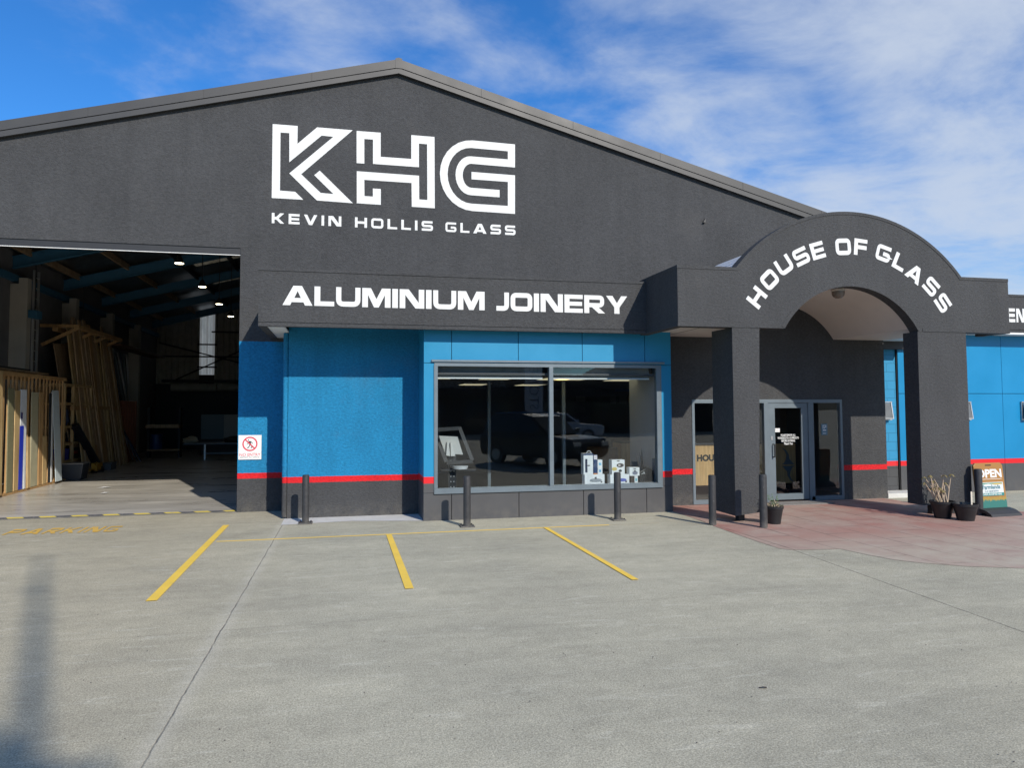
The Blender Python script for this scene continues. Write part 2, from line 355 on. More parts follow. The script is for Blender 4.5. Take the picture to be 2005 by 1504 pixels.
MB().obox((a.x, a.y, 0.004), (b.x, b.y, 0.004), 0.04, 0.002, (0, 1, 0)).build('parking_line', yellow_paint('faded_yellow_paint', 0.40, (0.5, 0.42, 0.22)), ground)
# black and yellow hazard strip on the threshold
mb_y, mb_k = MB(), MB(); x = -7.4; k = 0
while x < -2.05:
    w = 0.27; q = min(x+w, -2.02)
    quad = [(x+0.10, 15.42), (q+0.10 if q < -2.1 else q, 15.42), (q, 15.60), (x, 15.60)]
    (mb_y if k % 2 else mb_k).add([(u, v, 0.012) for u, v in quad], [(0, 1, 2, 3)]); x = q; k += 1
mb_y.build('hazard_stripe', yellow_paint('hazard_yellow_paint', 0.56, (0.78, 0.6, 0.08)), ground)
t = NT('hazard_black_paint'); n = t.math('ADD', t.math('MULTIPLY', t.noise(t.pos, 8, 6, 0.75), 0.7), t.math('MULTIPLY', t.noise(t.pos, 70, 3), 0.4))
M['hazk'] = t.fin(t.mix(t.rng(n, 0.56, 0.68, 0, 0.9), (0.075, 0.08, 0.095), (0.36, 0.34, 0.3)), 0.8)
mb_k.build('hazard_stripe', M['hazk'], ground)

# smooth workshop floor, pale apron strip, red stamped paving
def shopfloor():
    t = NT('polished_floor'); p = t.pos; n = t.noise(t.mapping(p, (0.6, 2.2, 1), (0, 0, 0.5)), 0.9, 6, 0.65, 0.5)
    c = t.mix(t.rng(n, 0.3, 0.7), (0.38, 0.355, 0.31), (0.60, 0.57, 0.50)); c = t.mix(t.rng(t.noise(p, 40, 4, 0.7), 0.3, 0.7, 0, 0.4), c, t.mix(1.0, c, (0.75, 0.75, 0.74), 'MULTIPLY'))
    t.bump(t.noise(p, 25, 3), 0.03, 0.004); return t.fin(c, t.rng(n, 0.3, 0.7, 0.22, 0.42), 0, 0.6)
struct(flat([(-9.05, 15.602), (-1.2, 15.602), (-1.2, 40), (-9.05, 40)], 0.006).build('floor', shopfloor()))
struct(flat([(-7.6, 15.33), (-1.97, 15.33), (-1.97, 15.60), (-7.6, 15.60)], 0.006).build('threshold_floor', pm('worn_threshold_concrete', (0.36, 0.34, 0.29), 0.8, 0.25, 7, bump=0.3)))
M['apron'] = pm('pale_new_concrete', (0.56, 0.56, 0.54), 0.85, 0.10, 5, bump=0.3, bscale=90)
struct(flat([(-1.0, 13.45), (0.2, 13.62), (1.50, 13.30), (1.50, 14.2), (-1.0, 14.2)]).build('apron', M['apron']))
def paving():
    t = NT('red_stamped_paving'); p = t.pos; x, y, z = t.xyz(p)
    n = t.noise(p, 0.55, 6, 0.62); n2 = t.noise(p, 2.6, 6, 0.7, 0.4)
    c = t.mix(t.rng(n2, 0.3, 0.7), (0.37, 0.255, 0.212), (0.45, 0.345, 0.285)); 
    red = t.math('MULTIPLY', t.rng(n, 0.42, 0.66, 0, 1), t.rng(y, 9.2, 11.2, 0.25, 1, True)); c = t.mix(red, c, (0.38, 0.155, 0.125))
    c = t.mix(t.rng(t.noise(p, 1.3, 5, 0.7), 0.55, 0.8, 0, 0.6), c, (0.46, 0.42, 0.36))
    ag = t.noise(p, 80, 4, 0.75); c = t.mix(t.rng(ag, 0.3, 0.7, 0.35, 0), c, t.mix(1.0, c, (0.6, 0.6, 0.6), 'MULTIPLY'))
    b = t.n('ShaderNodeTexBrick'); t.l(t.mapping(p, (1, 1, 1), (0, 0, radians(-90))), b.inputs['Vector']); b.offset = 0.5
    b.inputs['Scale'].default_value = 1; b.inputs['Brick Width'].default_value = 1.15; b.inputs['Row Height'].default_value = 0.62; b.inputs['Mortar Size'].default_value = 0.016; b.inputs['Mortar Smooth'].default_value = 0.3
    f = t.math('MULTIPLY', b.outputs['Fac'], t.rng(t.noise(p, 1.6, 4), 0.35, 0.6, 0.15, 0.85)); c = t.mix(f, c, (0.13, 0.085, 0.07))
    fade = t.math('MULTIPLY', t.rng(y, 8.6, 11.0, 0.8, 0, True), t.rng(t.noise(p, 1.1, 6, .7), .38, .62, .05, 1.0)); c = t.mix(fade, c, (0.46, 0.425, 0.335))
    t.bump(t.math('SUBTRACT', t.math('MULTIPLY', ag, 0.4), f), 0.4, 0.012); return t.fin(c, 0.75)
pp = [on_z(*q) for q in ((1320, 1003), (1360, 1016), (1391, 1028), (1440, 1046), (1480, 1060), (1526, 1075), (1551, 1078), (1600, 1077), (1647, 1076), (1702, 1088), (1750, 1097), (1802, 1103), (1892, 1110), (2005, 1114))]
poly = [(p.x, p.y) for p in pp]+[(12.2, 8.6), (13.6, 10.2), (12.2, 12.2), (11.6, 13.0), (11.56, 14.2), (6.2, 14.2)]
struct(flat(poly).build('paving', paving()))

# ------------------------------------------------------------------ lettering
def fillet(pts, r, closed=False, seg=5):
    out = []; n = len(pts)
    for i, p in enumerate(pts):
        p = Vector(p)
        if not closed and i in (0, n-1): out.append(p); continue
        a = Vector(pts[i-1])-p; b = Vector(pts[(i+1) % n])-p
        rr = min(r, a.length*0.5, b.length*0.5)
        if rr < 1e-6: out.append(p); continue
        p0 = p+a.normalized()*rr; p1 = p+b.normalized()*rr
        for k in range(seg+1):
            u = k/seg; out.append(p0*(1-u)**2+p*(2*u*(1-u))+p1*u*u)
    return out
def stroke(pts, t, r=0.0, closed=False):
    "thick line as polygons (quads)"
    c = fillet([Vector(p) for p in pts], r, closed); n = len(c); L, Rr = [], []
    for i in range(n):
        if closed: d0 = (c[i]-c[i-1]).normalized(); d1 = (c[(i+1) % n]-c[i]).normalized()
        else:
            d0 = (c[i]-c[i-1]).normalized() if i else (c[1]-c[0]).normalized(); d1 = (c[i+1]-c[i]).normalized() if i < n-1 else d0
        n0 = Vector((-d0.y, d0.x)); n1 = Vector((-d1.y, d1.x)); m = (n0+n1); m.normalize(); k = max(0.35, m.dot(n0)); w = t/2/k
        L.append(c[i]+m*w); Rr.append(c[i]-m*w)
    q = []
    for i in range(n if closed else n-1):
        j = (i+1) % n; q.append([L[i], L[j], Rr[j], Rr[i]])
    return q
def glyph(ch, t=0.26):
    h = t/2; T = t+0.03
    if ch == 'A':
        l = [(0, 0), (.37, 0), (.44, .16), (.57, .38), (.73, .73), (.73, 1), (.52, 1)]; return [l, [(1.46-x, z) for x, z in l][::-1], [(.44, .16), (1.02, .16), (.89, .38), (.57, .38)]], 1.46
    if ch == 'L': return [[(0, 0), (.98, 0), (.98, t-.02), (T, t-.02), (T, 1), (0, 1)]], .98
    if ch == 'U': return stroke([(h, 1), (h, h), (1.22-h, h), (1.22-h, 1)], t, .24), 1.22
    if ch == 'M': return [[(0, 0), (T, 0), (T, .65), (.6, 0), (.84, 0), (1.44-T, .65), (1.44-T, 0), (1.44, 0), (1.44, 1), (1.0, 1), (.72, .43), (.44, 1), (0, 1)]], 1.44
    if ch == 'I': return [[(0, 0), (T, 0), (T, 1), (0, 1)]], T
    if ch == 'N': return [[(0, 0), (T, 0), (T, .70), (.82, 0), (1.28, 0), (1.28, 1), (1.28-T, 1), (1.28-T, .30), (.47, 1), (0, 1)]], 1.28
    if ch == 'J': return stroke([(0, h), (.70-h, h), (.70-h, 1)], t, .2), .70
    if ch == 'O': return stroke([(h, h), (1.22-h, h), (1.22-h, 1-h), (h, 1-h)], t, .2, True), 1.22
    if ch == 'E': return [[(0, 0), (1.06, 0), (1.06, .23), (T, .23), (T, .385), (1.02, .385), (1.02, .61), (T, .61), (T, .77), (1.06, .77), (1.06, 1), (0, 1)]], 1.06
    if ch == 'F': return [[(0, 0), (T, 0), (T, .37), (1.0, .37), (1.0, .61), (T, .61), (T, .77), (1.04, .77), (1.04, 1), (0, 1)]], 1.04
    if ch == 'H': return [[(0, 0), (T, 0), (T, .38), (1.2-T, .38), (1.2-T, 0), (1.2, 0), (1.2, 1), (1.2-T, 1), (1.2-T, .62), (T, .62), (T, 1), (0, 1)]], 1.2
    if ch in 'RP':
        g_ = [[(0, 0), (T, 0), (T, 1), (0, 1)]]+stroke([(T, 1-.12), (1.18-h, 1-.12), (1.18-h, .45), (T, .45)], .24, .17)
        if ch == 'R': g_.append([(.45, .33), (.84, .33), (1.22, 0), (.84, 0)])
        return g_, 1.2
    if ch == 'Y': return [[(0, 1), (.38, 1), (.64, .6), (.9, 1), (1.26, 1), (.79, .36), (.79, 0), (.48, 0), (.48, .36)]], 1.26
    if ch == 'S': return stroke([(1.14, 1-.12), (.12, 1-.12), (.12, .5), (1.2-.13, .5), (1.2-.13, .12), (.02, .12)], .235, .16), 1.2
    if ch == 'G': return stroke([(1.16, 1-h), (h, 1-h), (h, h), (1.2-h, h), (1.2-h, .47), (.58, .47)], t-.02, .17), 1.2
    if ch == 'K': return [[(0, 0), (T, 0), (T, .36), (.44, .36), (.82, 0), (1.2, 0), (.66, .5), (1.18, 1), (.8, 1), (.44, .64), (T, .64), (T, 1), (0, 1)]], 1.2
    if ch == 'V': return [[(0, 1), (.32, 1), (.65, .32), (.98, 1), (1.3, 1), (.81, 0), (.49, 0)]], 1.3
def word_polys(txt, gap=.10, t=.26, space=.55):
    x = 0; out = []
    for ch in txt:
        if ch == ' ': x += space; continue
        ps, w = glyph(ch, t); out += [[(a[0]+x, a[1]) for a in p] for p in ps]; x += w+gap
    return out, x-gap
def put_word(mb, txt, x0, x1, z0, z1, y, depth=0.006, **k):
    ps, w = word_polys(txt, **k); sx = (x1-x0)/w; sz = z1-z0
    for p in ps: mb.prism([(x0+a*sx, z0+b*sz) for a, b in p], y-depth, y+0.002)
def text_mesh(name, body, size, mat, parent, m4, align='CENTER', bold=0.0, ext=0.001):
    c = bpy.data.curves.new(name, 'FONT'); c.body = body; c.size = size; c.align_x = align; c.align_y = 'CENTER'; c.extrude = ext; c.offset = bold; c.resolution_u = 3
    o = bpy.data.objects.new(name, c); COL.objects.link(o); bpy.context.view_layer.update()
    me = bpy.data.meshes.new_from_object(o.evaluated_get(bpy.context.evaluated_depsgraph_get())); bpy.data.objects.remove(o); bpy.data.curves.remove(c)
    me.materials.clear(); me.materials.append(mat); me.name = name; me.transform(m4)
    o = bpy.data.objects.new(name, me); COL.objects.link(o)
    if parent is not None: o.parent = parent; o.location = -Vector(parent_loc(parent))
    return o
FACE = Matrix(((1, 0, 0, 0), (0, 0, -1, 0), (0, 1, 0, 0), (0, 0, 0, 1)))     # text plane -> facade (x right, z up, facing -y)
def facade_at(x, y, z, rz=0.0): return Matrix.Translation((x, y, z)) @ Matrix.Rotation(rz, 4, 'Z') @ FACE

# ------------------------------------------------------------------ warehouse
YG, YB, YW, YE, YP, YF = 15.33, 14.20, 13.29, 14.06, 11.65, 12.99
RIDX, RIDZ, SLOPE = 1.114, 9.306, 0.2652
XL, XR = -9.25, 11.45
def roof_z(x): return RIDZ-SLOPE*abs(x-RIDX)
house = thing('warehouse', 'large charcoal gabled workshop with white KHG logo and open vehicle doorway', 'building', (1.09, 15.33, 0))
gw = MB(); OL = -7.6; OR = -1.968; OZ = 5.195
gw.prism([(XL, OZ), (OL, OZ), (OR, OZ), (XR, OZ), (XR, roof_z(XR)-.12), (RIDX, RIDZ-.12), (XL, roof_z(XL)-.12)], YG, YG+.2)
gw.prism([(OR, 0), (1.45, 0), (1.45, OZ), (OR, OZ)], YG, YG+.2); gw.box(1.45, XR, YG, YG+.2, 3.5, OZ); gw.box(XL, OL, YG, YG+.2, 0, OZ)
wall = gw.build('gable_wall', M['gable'], house)
M['joint'] = pm('grey_sealant', (0.045, 0.045, 0.047), 0.8, 0.1)
for px, z0 in ((475.5, 0), (1277, 3.5), (868, 0)):
    p = on_y(px, 300, YG); z1 = roof_z(p.x)-.3
    MB().box(p.x-.003, p.x+.003, YG-.0012, YG+.01, max(z0, OZ if px > 800 else 3.36), z1).build('panel_joint', M['joint'], wall)
p = on_y(1377, 433, YG); MB().prism([(p.x-.03, p.z-.04), (p.x+.03, p.z-.04), (p.x+.03, p.z+.06)], YG-.06, YG).build('wall_bracket', M['barge'], wall)
# barge boards, two flashings per slope with a dark gap between
for sgn, xe in ((-1, -10.1), (1, 12.3)):
    def slab(y0, y1, dz0, dz1, mat, name, par):
        xa, xb = RIDX, xe
        return MB().prism([(xa, RIDZ+dz0), (xb, roof_z(xb)+dz0), (xb, roof_z(xb)+dz1), (xa, RIDZ+dz1)], y0, y1).build(name, mat, par)
    roof = slab(15.30, 40.6, -.10, -.03, M['barge'], 'roof', house)
    slab(15.23, 15.30, -.178, 0.0, M['barge'], 'barge_board', roof)
    slab(15.245, 15.30, -.195, -.178, M['shadowgap'], 'barge_gap', roof)
    slab(15.235, 15.30, -.300, -.195, M['barge'], 'barge_board', roof)
    slab(15.30, YG, -.29, -.105, M['dark'], 'eave_soffit', roof)
    for k in range(1, 6):
        xx = RIDX+sgn*(k*2.05-.3); MB().box(xx-.003, xx+.003, 15.2275, 15.24, roof_z(xx)-.175, roof_z(xx)-.004).build('barge_joint', M['joint'], roof)
MB().prism([(RIDX-.07, RIDZ-.2), (RIDX+.07, RIDZ-.2), (RIDX+.07, RIDZ+.008), (RIDX, RIDZ+.03), (RIDX-.07, RIDZ+.008)], 15.222, 15.2295).build('ridge_cap', M['barge'], house)
# KHG logo (outlined letters)
def zlogo(q): p = on_y(500+q[0]/3.713, 220+q[1]/3.713, YG); return (p.x, p.z)
K = [(126, 84), (308, 98), (306, 228), (449, 108), (708, 129), (333, 449), (475, 585), (567, 593), (428, 456), (468, 423), (709, 660), (447, 640), (247, 443), (567, 177), (482, 168), (247, 362), (247, 150), (183, 146), (179, 568), (290, 577), (349, 635), (119, 622)]
H = [(736, 134), (911, 147), (911, 322), (1133, 338), (1133, 164), (1302, 178), (1304, 697), (1137, 686), (1135, 513), (792, 490), (793, 608), (854, 612), (854, 553), (912, 557), (912, 672), (737, 660), (737, 427), (1190, 460), (1191, 632), (1250, 637), (1248, 231), (1189, 226), (1189, 398), (855, 374), (855, 197), (792, 193), (792, 372), (736, 368)]
def arc2(top, bot, xl, n=14):
    "half ellipse bulging to xl between two points, in facade metres"
    (xa, za), (xb, zb) = zlogo(top), zlogo(bot); x0 = zlogo((xl, (top[1]+bot[1])/2))[0]; zc = (za+zb)/2; h = (za-zb)/2; w = xa-x0
    return [(xa-w*sin(pi*k/n), zc+h*cos(pi*k/n)) for k in range(n+1)]
logo = MB()
for L_ in (K, H): logo.prism([zlogo(q) for q in L_], YG-.008, YG+.002)
G = [zlogo((1887, 232))]+arc2((1580, 203), (1575, 717), 1341)+[zlogo(q) for q in ((1887, 738), (1887, 457), (1571, 432), (1571, 486), (1835, 505), (1835, 680))]
G += arc2((1570, 258), (1570, 663), 1397)[::-1]+[zlogo((1835, 282)), zlogo((1835, 341))]+arc2((1565, 319), (1570, 602), 1455)+[zlogo((1775, 617)), zlogo((1775, 564))]+arc2((1570, 373), (1570, 548), 1507)[::-1]+[zlogo((1887, 400))]
logo.prism(G, YG-.008, YG+.002); logo.build('logo', M['vinyl'], wall)
for w, a, b in (('KEVIN', 532, 668.2), ('HOLLIS', 695, 848), ('GLASS', 872, 1009.5)):
    kh = MB(); za = zlogo((126, 730))[1]; zb = zlogo((126, 805))[1]
    put_word(kh, w, on_y(a, 440, YG).x, on_y(b, 450, YG).x, zb, za, YG, gap=.42, t=.23); kh.build('lettering', M['vinyl'], wall)
# door header, interior shell
hd = MB().box(OL, OR-.002, YG+.02, YG+.2, 5.07, OZ-.001).build('door_header', M['dark'], house)
MB().box(OL, OR-.002, YG+.03, YG+.05, 5.052, 5.068).build('header_trim', M['white'], hd)
M['inwall'] = pm('dark_block_wall', (0.19, 0.19, 0.20), 0.85, 0.15, 3, bump=0.3, bscale=30)
MB().box(XL, -9.05, YG+.2, 40.2, 0, 6.5).build('side_wall', M['inwall'], house)
MB().box(-1.2, -1.05, YG+.2, 40.2, 0, 8.4).build('light_block_wall', M['inwall'], house)  # unseen partition, added to keep the workshop light-tight
MB().box(XR-.2, XR, YG+.2, 40.2, 0, 6.35).build('side_wall', M['inwall'], house)
M['corr'] = pm('corrugated_cladding', (0.40, 0.38, 0.33), 0.6, 0.2, 3)
def corrugated(x0, x1, y, z0, z1f, pitch=.3, d=.085):
    m_ = MB(); x = x0; prof = []
    while x < x1:
        for dx, dy in ((0, 0), (.10, 0), (.13, d), (.27, d)):
            if x+dx < x1: prof.append((x+dx, y+dy))
        x += pitch
    prof.append((x1, y))
    for (xa, ya), (xb, yb) in zip(prof, prof[1:]): m_.add([(xa, ya, z0), (xb, yb, z0), (xb, yb, z1f(xb)), (xa, ya, z1f(xa))], [(0, 1, 2, 3)])
    return m_
rz2 = lambda x: roof_z(x)-.12
corrugated(-9.05, -7.03, 40, 3.3, rz2).build('back_wall', M['corr'], house)
MB().box(-1.2, 11.3, 40, 40.2, 0, 6.2).prism([(-1.2, 6.2), (11.3, 6.2), (11.3, roof_z(11.3)-.1), (RIDX, RIDZ-.1), (-1.2, roof_z(-1.2)-.1)], 40, 40.2).build('back_wall', M['dark'], house)
bw = corrugated(-6.31, -1.2, 40, 3.3, rz2).build('back_wall', M['corr'], house)
t = NT('translucent_sheet_glow'); n = t.noise(t.mapping(t.pos, (6, 6, 1.2)), 1, 6, 0.7); cc = t.mix(t.rng(n, .3, .7), (.55, .62, .66), (.9, .95, 1)); t.set(t.b.inputs['Emission Color'], cc); t.b.inputs['Emission Strength'].default_value = 0.17  # weak emission stands in for sunlight coming through the sheet
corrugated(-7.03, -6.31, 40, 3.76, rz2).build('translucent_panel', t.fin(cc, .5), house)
MB().box(-7.03, -6.31, 40, 40.05, 3.3, 3.76).box(-9.05, -1.2, 40.0, 40.2, 0, 3.3).build('back_wall', M['dark'], house)
MB().box(-8.7, -1.2, 39.6, 39.98, 3.36, 3.5).build('lintel_beam', M['dark'], house)
br = MB().tube([(-8.9, 39.9, 5.35), (-3.2, 39.9, 3.9)], .035, 6).tube([(-8.1, 39.85, 3.5), (-3.2, 39.85, 5.9)], .035, 6)
br.build('cross_brace', M['dark'], house)
gi = MB()
for z, a in ((4.68, -8.95), (5.3, -7.1), (4.15, -7.1), (5.95, -6.45)): gi.box(a, -6.2 if z in (5.3, 4.15) else -1.25, 39.86, 39.95, z-.035, z+.035)
gi.build('girt', M['dark'], house)
for xa, xb in ((-8.2, -6.1), (-6.05, -3.5)): MB().tube([(xa, 39.4, 3.1), (xb, 39.4, 3.1)], .19, 14).build('roller_door_drum', M['corr'], house)
M['foil'] = pm('roof_foil', (0.22, 0.235, 0.25), 0.34, 0.5, 4, 0.8, bump=0.9, bscale=9)
foil = MB().prism([(-9.05, roof_z(-9.05)-.14), (-1.06, roof_z(-1.06)-.14), (-1.06, roof_z(-1.06)-.12), (-9.05, roof_z(-9.05)-.12)], YG+.22, 40).build('roof_lining', M['foil'], house)
t = NT('rooflight_sheet_glow'); cc = t.mix(t.rng(t.noise(t.mapping(t.pos, (9, 1, 9)), 1, 4), .3, .7), (.25, .22, .15), (.8, .75, .6)); t.set(t.b.inputs['Emission Color'], cc); t.b.inputs['Emission Strength'].default_value = .07  # faint emission imitates daylight through the roof sheets
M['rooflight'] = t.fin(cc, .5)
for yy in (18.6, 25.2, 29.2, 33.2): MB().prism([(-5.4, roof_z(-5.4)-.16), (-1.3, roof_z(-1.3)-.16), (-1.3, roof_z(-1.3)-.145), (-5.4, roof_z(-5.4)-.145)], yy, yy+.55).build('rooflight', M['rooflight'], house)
PY = (23.16, 27.1, 31.1, 35.0)
M['pillar'] = pm('pale_pillar_paint', (0.50, 0.47, 0.41), 0.8, 0.08, 3)
for y in PY:
    MB().box(-9.05, -8.62, y, y+.28, 0, 5.55).box(-8.84, -8.62, y, y+.28, 5.55, 5.72).build('pillar', M['pillar'], house)
for y in (19.3,)+PY+(38.9,):
    xe = -1.22; za = roof_z(-9.05)-.62; zb = roof_z(xe)-.62; r_ = MB()
    r_.prism([(-9.05, za+.02), (xe, zb+.02), (xe, zb+.32), (-9.05, za+.32)], y+.11, y+.15)
    r_.prism([(-9.05, za), (xe, zb), (xe, zb+.02), (-9.05, za+.02)], y+.04, y+.22)
    r_.prism([(-9.05, za+.32), (xe, zb+.32), (xe, zb+.34), (-9.05, za+.34)], y+.04, y+.22)
    r_.build('rafter', M['steelblue'], house)
for k in range(6):
    x = -8.6+k*1.5; zz_ = roof_z(x)-.16
    MB().obox((x, YG+.25, zz_-.12), (x, 39.9, zz_-.12), .07, .2, (1, 0, 0)).build('purlin', M['timber3'] if k < 2 else M['dark'], house)
MB().box(-9.04, -8.9, YG+.3, 39.8, 5.62, 5.8).build('eave_beam', M['steelblue'], house)
# high bay lamps
warm = emis('lamp_glow', (1.0, 0.84, 0.55), 14.0)
def lamp(loc, label):
    t_ = thing('pendant_lamp', label, 'lamp', loc, 'round high bay lamps under the workshop roof'); x, y, z = loc
    MB().lathe([(.11, .012), (.116, .018), (.09, .11), (.05, .2), (.03, .22)], loc, 20).build('lamp_shade', M['dark'], t_, True)
    MB().lathe([(.0, 0), (.105, .0), (.105, .009)], loc, 20).build('lamp_lens', warm, t_)
    MB().tube([(x, y, z+.2), (x, y, roof_z(x)-.15)], .012, 6).build('lamp_stem', M['dark'], t_); return t_
XLMP = -4.1
for (px, py), lab in zip(((351, 516), (396, 562), (429, 596), (452, 620)), ('lit round lamp nearest the doorway, under the workshop roof', 'lit round lamp second from the doorway under the workshop roof', 'lit round lamp third from the doorway under the workshop roof', 'lit round lamp deepest in the workshop, near the corrugated back wall')):
    q = on_x(px, py, XLMP); lamp((q.x, q.y, q.z), lab)

# ------------------------------------------------------------------ shop front
shop = thing('shop_front', 'single storey shop front with blue bay window under charcoal aluminium joinery fascia', 'shop', (3.5, 14.2, 0))
bwl = MB().box(-.955, 1.6, YB, YB+.2, 0, 3.62).box(-.955, -.755, YB+.2, YG, 0, 3.62).build('blue_wall', M['blue_wall'], shop)
# fascia band
fs = MB(); FX0, FX1 = -1.372, 5.62
fs.box(FX0, FX1, YF, YF+.12, 3.474, 4.345).box(FX0, FX1, YF, YF+.12, 3.402, 3.462).box(FX0+.004, FX1, YF+.012, YF+.12, 3.462, 3.474)
fs.box(FX0, FX0+.12, YF+.12, YG-.002, 3.402, 4.345)
fas = fs.build('fascia', M['char'], shop)
MB().box(FX0-.01, FX1, YF-.012, YG-.003, 4.345, 4.392).build('fascia_cap', M['char'], fas)
for w, a, b in (('ALUMINIUM', 553, 948.8), ('JOINERY', 971.8, 1228)):
    let = MB(); put_word(let, w, on_y(a, 597, YF).x, on_y(b, 600, YF).x, on_y(600, 598.4, YF).z, on_y(600, 560.2, YF).z, YF, gap=.09); let.build('lettering', M['vinyl'], fas)
MB().box(FX0+.12, -.96, YF+.12, YG-.002, 3.42, 3.44).build('soffit', M['white'], shop); MB().box(-.96, 5.76, YF+.12, YB-.002, 3.62, 3.64).build('soffit', M['dark'], shop)  # second soffit coloured dark to deepen the shade at the blue wall's top
MB().box(FX0+.12, 5.6, YF+.12, YG-.003, 4.30, 4.34).box(5.6, 11.4, 14.25, YG-.003, 4.40, 4.44).build('flat_roof', M['dark'], shop)
# bay with flat panels
BX0, BX1 = 1.44, 6.235; WX0, WX1, WZ0, WZ1 = 1.625, 6.025, .495, 2.825
bay = MB(); jx = [1.943, 3.188, 4.432, 5.697]; gp = .006
def bay_pan(x0, x1, z0, z1): bay.box(x0, x1, YW, YW+.05, z0, z1)
e = [BX0]+jx+[BX1]
for a_, b_ in zip(e, e[1:]):
    bay_pan(a_+(gp if a_ > BX0 else 0), b_-(gp if b_ < BX1 else 0), 2.83 if a_ > BX0 and b_ < BX1 else 2.83, 3.60); bay_pan(a_+(gp if a_ > BX0 else 0), b_-(gp if b_ < BX1 else 0), 0, WZ0-.005)
bay_pan(BX0, WX0, WZ0+.001, 2.82); bay_pan(WX1, BX1, WZ0+.001, 2.82)
bay.box(BX0, BX0+.05, YW+.05, YB+.1, 0, 3.60).box(BX1-.05, BX1, YW+.05, YE, 0, 3.60)
bay.build('bay_cladding', M['bay_panel'], shop)
MB().box(BX0+.052, BX1-.052, YW+.052, YW+.12, 0, WZ0-.02).box(BX0+.052, BX1-.052, YW+.052, YW+.12, WZ1+.02, 3.59).box(BX0+.052, WX0-.005, YW+.052, YW+.12, WZ0, WZ1).box(WX1+.005, BX1-.052, YW+.052, YW+.12, WZ0, WZ1).build('bay_backing', M['shadowgap'], shop)
win = MB(); fy0, fy1 = YW-.018, YW+.09
win.box(WX0, WX1, fy0, fy1, WZ0, WZ0+.065).box(WX0, WX1, fy0, fy1, WZ1-.055, WZ1).box(WX0, WX0+.065, fy0, fy1, WZ0+.065, WZ1-.055).box(WX1-.10, WX1, fy0, fy1, WZ0+.065, WZ1-.055).box(3.775, 3.855, fy0, fy1, WZ0+.065, WZ1-.055)
wf = win.build('window', M['alu'], shop, bevel=.006)
MB().box(WX0-.05, WX1+.06, YW-.045, YW-.001, 2.845, 2.883).build('hood_flashing', M['alu'], wf)
MB().box(WX0-.0, WX1, YW-.035, YW-.019, WZ0-.02, WZ0+.012).build('window_sill', M['alu'], wf)
for a_, b_ in ((WX0+.066, 3.774), (3.856, WX1-.101)): MB().box(a_, b_, YW+.03, YW+.038, WZ0+.066, WZ1-.056).build('pane', M['glass'], wf)
# entry wall with glazed front
EX0, EX1, EZ = 7.047, 10.59, 2.168
ew = MB().box(BX1-.001, EX0, YE, YE+.18, 0, 4.5).box(EX1, 11.69, YE, YE+.18, 0, 4.5).box(EX0, EX1, YE, YE+.18, EZ, 4.5).box(11.51, 11.69, YE+.18, YE+.53, 0, 3.6)
ew.build('entry_wall', M['entry_wall'], shop)
fr = MB(); ey0, ey1 = YE-.015, YE+.1
VX = (EX0, 8.62, 9.80, EX1)
fr.box(EX0, EX1, ey0, ey1, EZ-.075, EZ).box(EX0, 8.70, ey0, ey1, .01, .10).box(9.80, EX1, ey0, ey1, .01, .10)
for a_, b_ in ((EX0, EX0+.06), (8.70, 8.80), (9.755, 9.885), (10.535, EX1)): fr.box(a_, b_, ey0, ey1, .10 if a_ not in (8.70, 9.755) else .01, EZ-.075)
ef = fr.build('entrance_frame', M['alu'], shop, bevel=.005)
for a_, b_ in ((EX0+.061, 8.699), (9.886, 10.534)): MB().box(a_, b_, YE+.03, YE+.038, .101, EZ-.076).build('pane', M['glass'], ef)
dr = MB(); dx0, dx1, dz0, dz1 = 8.806, 9.749, .045, 2.087
dr.box(dx0, dx1, YE+.0, YE+.05, dz0, .168).box(dx0, dx1, YE, YE+.05, 1.985, dz1).box(dx0, 8.963, YE, YE+.05, .168, 1.985).box(9.592, dx1, YE, YE+.05, .168, 1.985)
door = dr.build('door', M['alu'], shop, bevel=.004)
MB().box(8.964, 9.591, YE+.02, YE+.028, .169, 1.984).build('pane', M['glass'], door)
MB().tube([(8.905, YE, 1.22), (8.905, YE-.06, 1.22), (8.905, YE-.06, .95), (8.905, YE, .95)], .014, 8).build('handle', M['dark'], door)
MB().box(8.86, 8.895, YE-.008, YE, 1.31, 1.39).build('lock_plate', M['alu_lite'], door)
MB().box(8.955, 9.08, YE+.012, YE+.0185, 1.475, 1.555).build('door_notice', M['white'], door)
text_mesh('lettering', 'PULL', .05, plain('grey_ink', (.35, .35, .35)), door, facade_at(9.018, YE+.0115, 1.515), ext=.0004)
for s_, z in (('PLEASE REMOVE ALL', 1.405), ('WORKBOOTS & GUMBOOTS', 1.345), ('BEFORE ENTERING', 1.285)):
    text_mesh('lettering', s_, .062, M['vinyl'], door, facade_at(9.28, YE+.018, z) @ Matrix.Diagonal((.62, 1, 1, 1)), bold=.0014, ext=.0008)
text_mesh('lettering', 'Thank You', .06, M['vinyl'], door, facade_at(9.28, YE+.018, 1.225) @ Matrix(((.8, .25, 0, 0), (0, 1, 0, 0), (0, 0, 1, 0), (0, 0, 0, 1))), bold=.002, ext=.0008)
st_ = tag(MB().box(10.09, 10.235, YE+.018, YE+.029, 1.40, 1.64).build('window_sticker', plain('teal_sticker', (.10, .19, .24))), 'teal sticker with white symbol inside the pane beside the glass door', 'sticker')
sp = MB()
for q in stroke([(.0, .0), (.0, .07), (.07, .07), (.07, .03), (.03, .03), (.03, .0)], .014): sp.prism([(10.128+v[0], 1.535+v[1]) for v in q], YE+.014, YE+.0175)
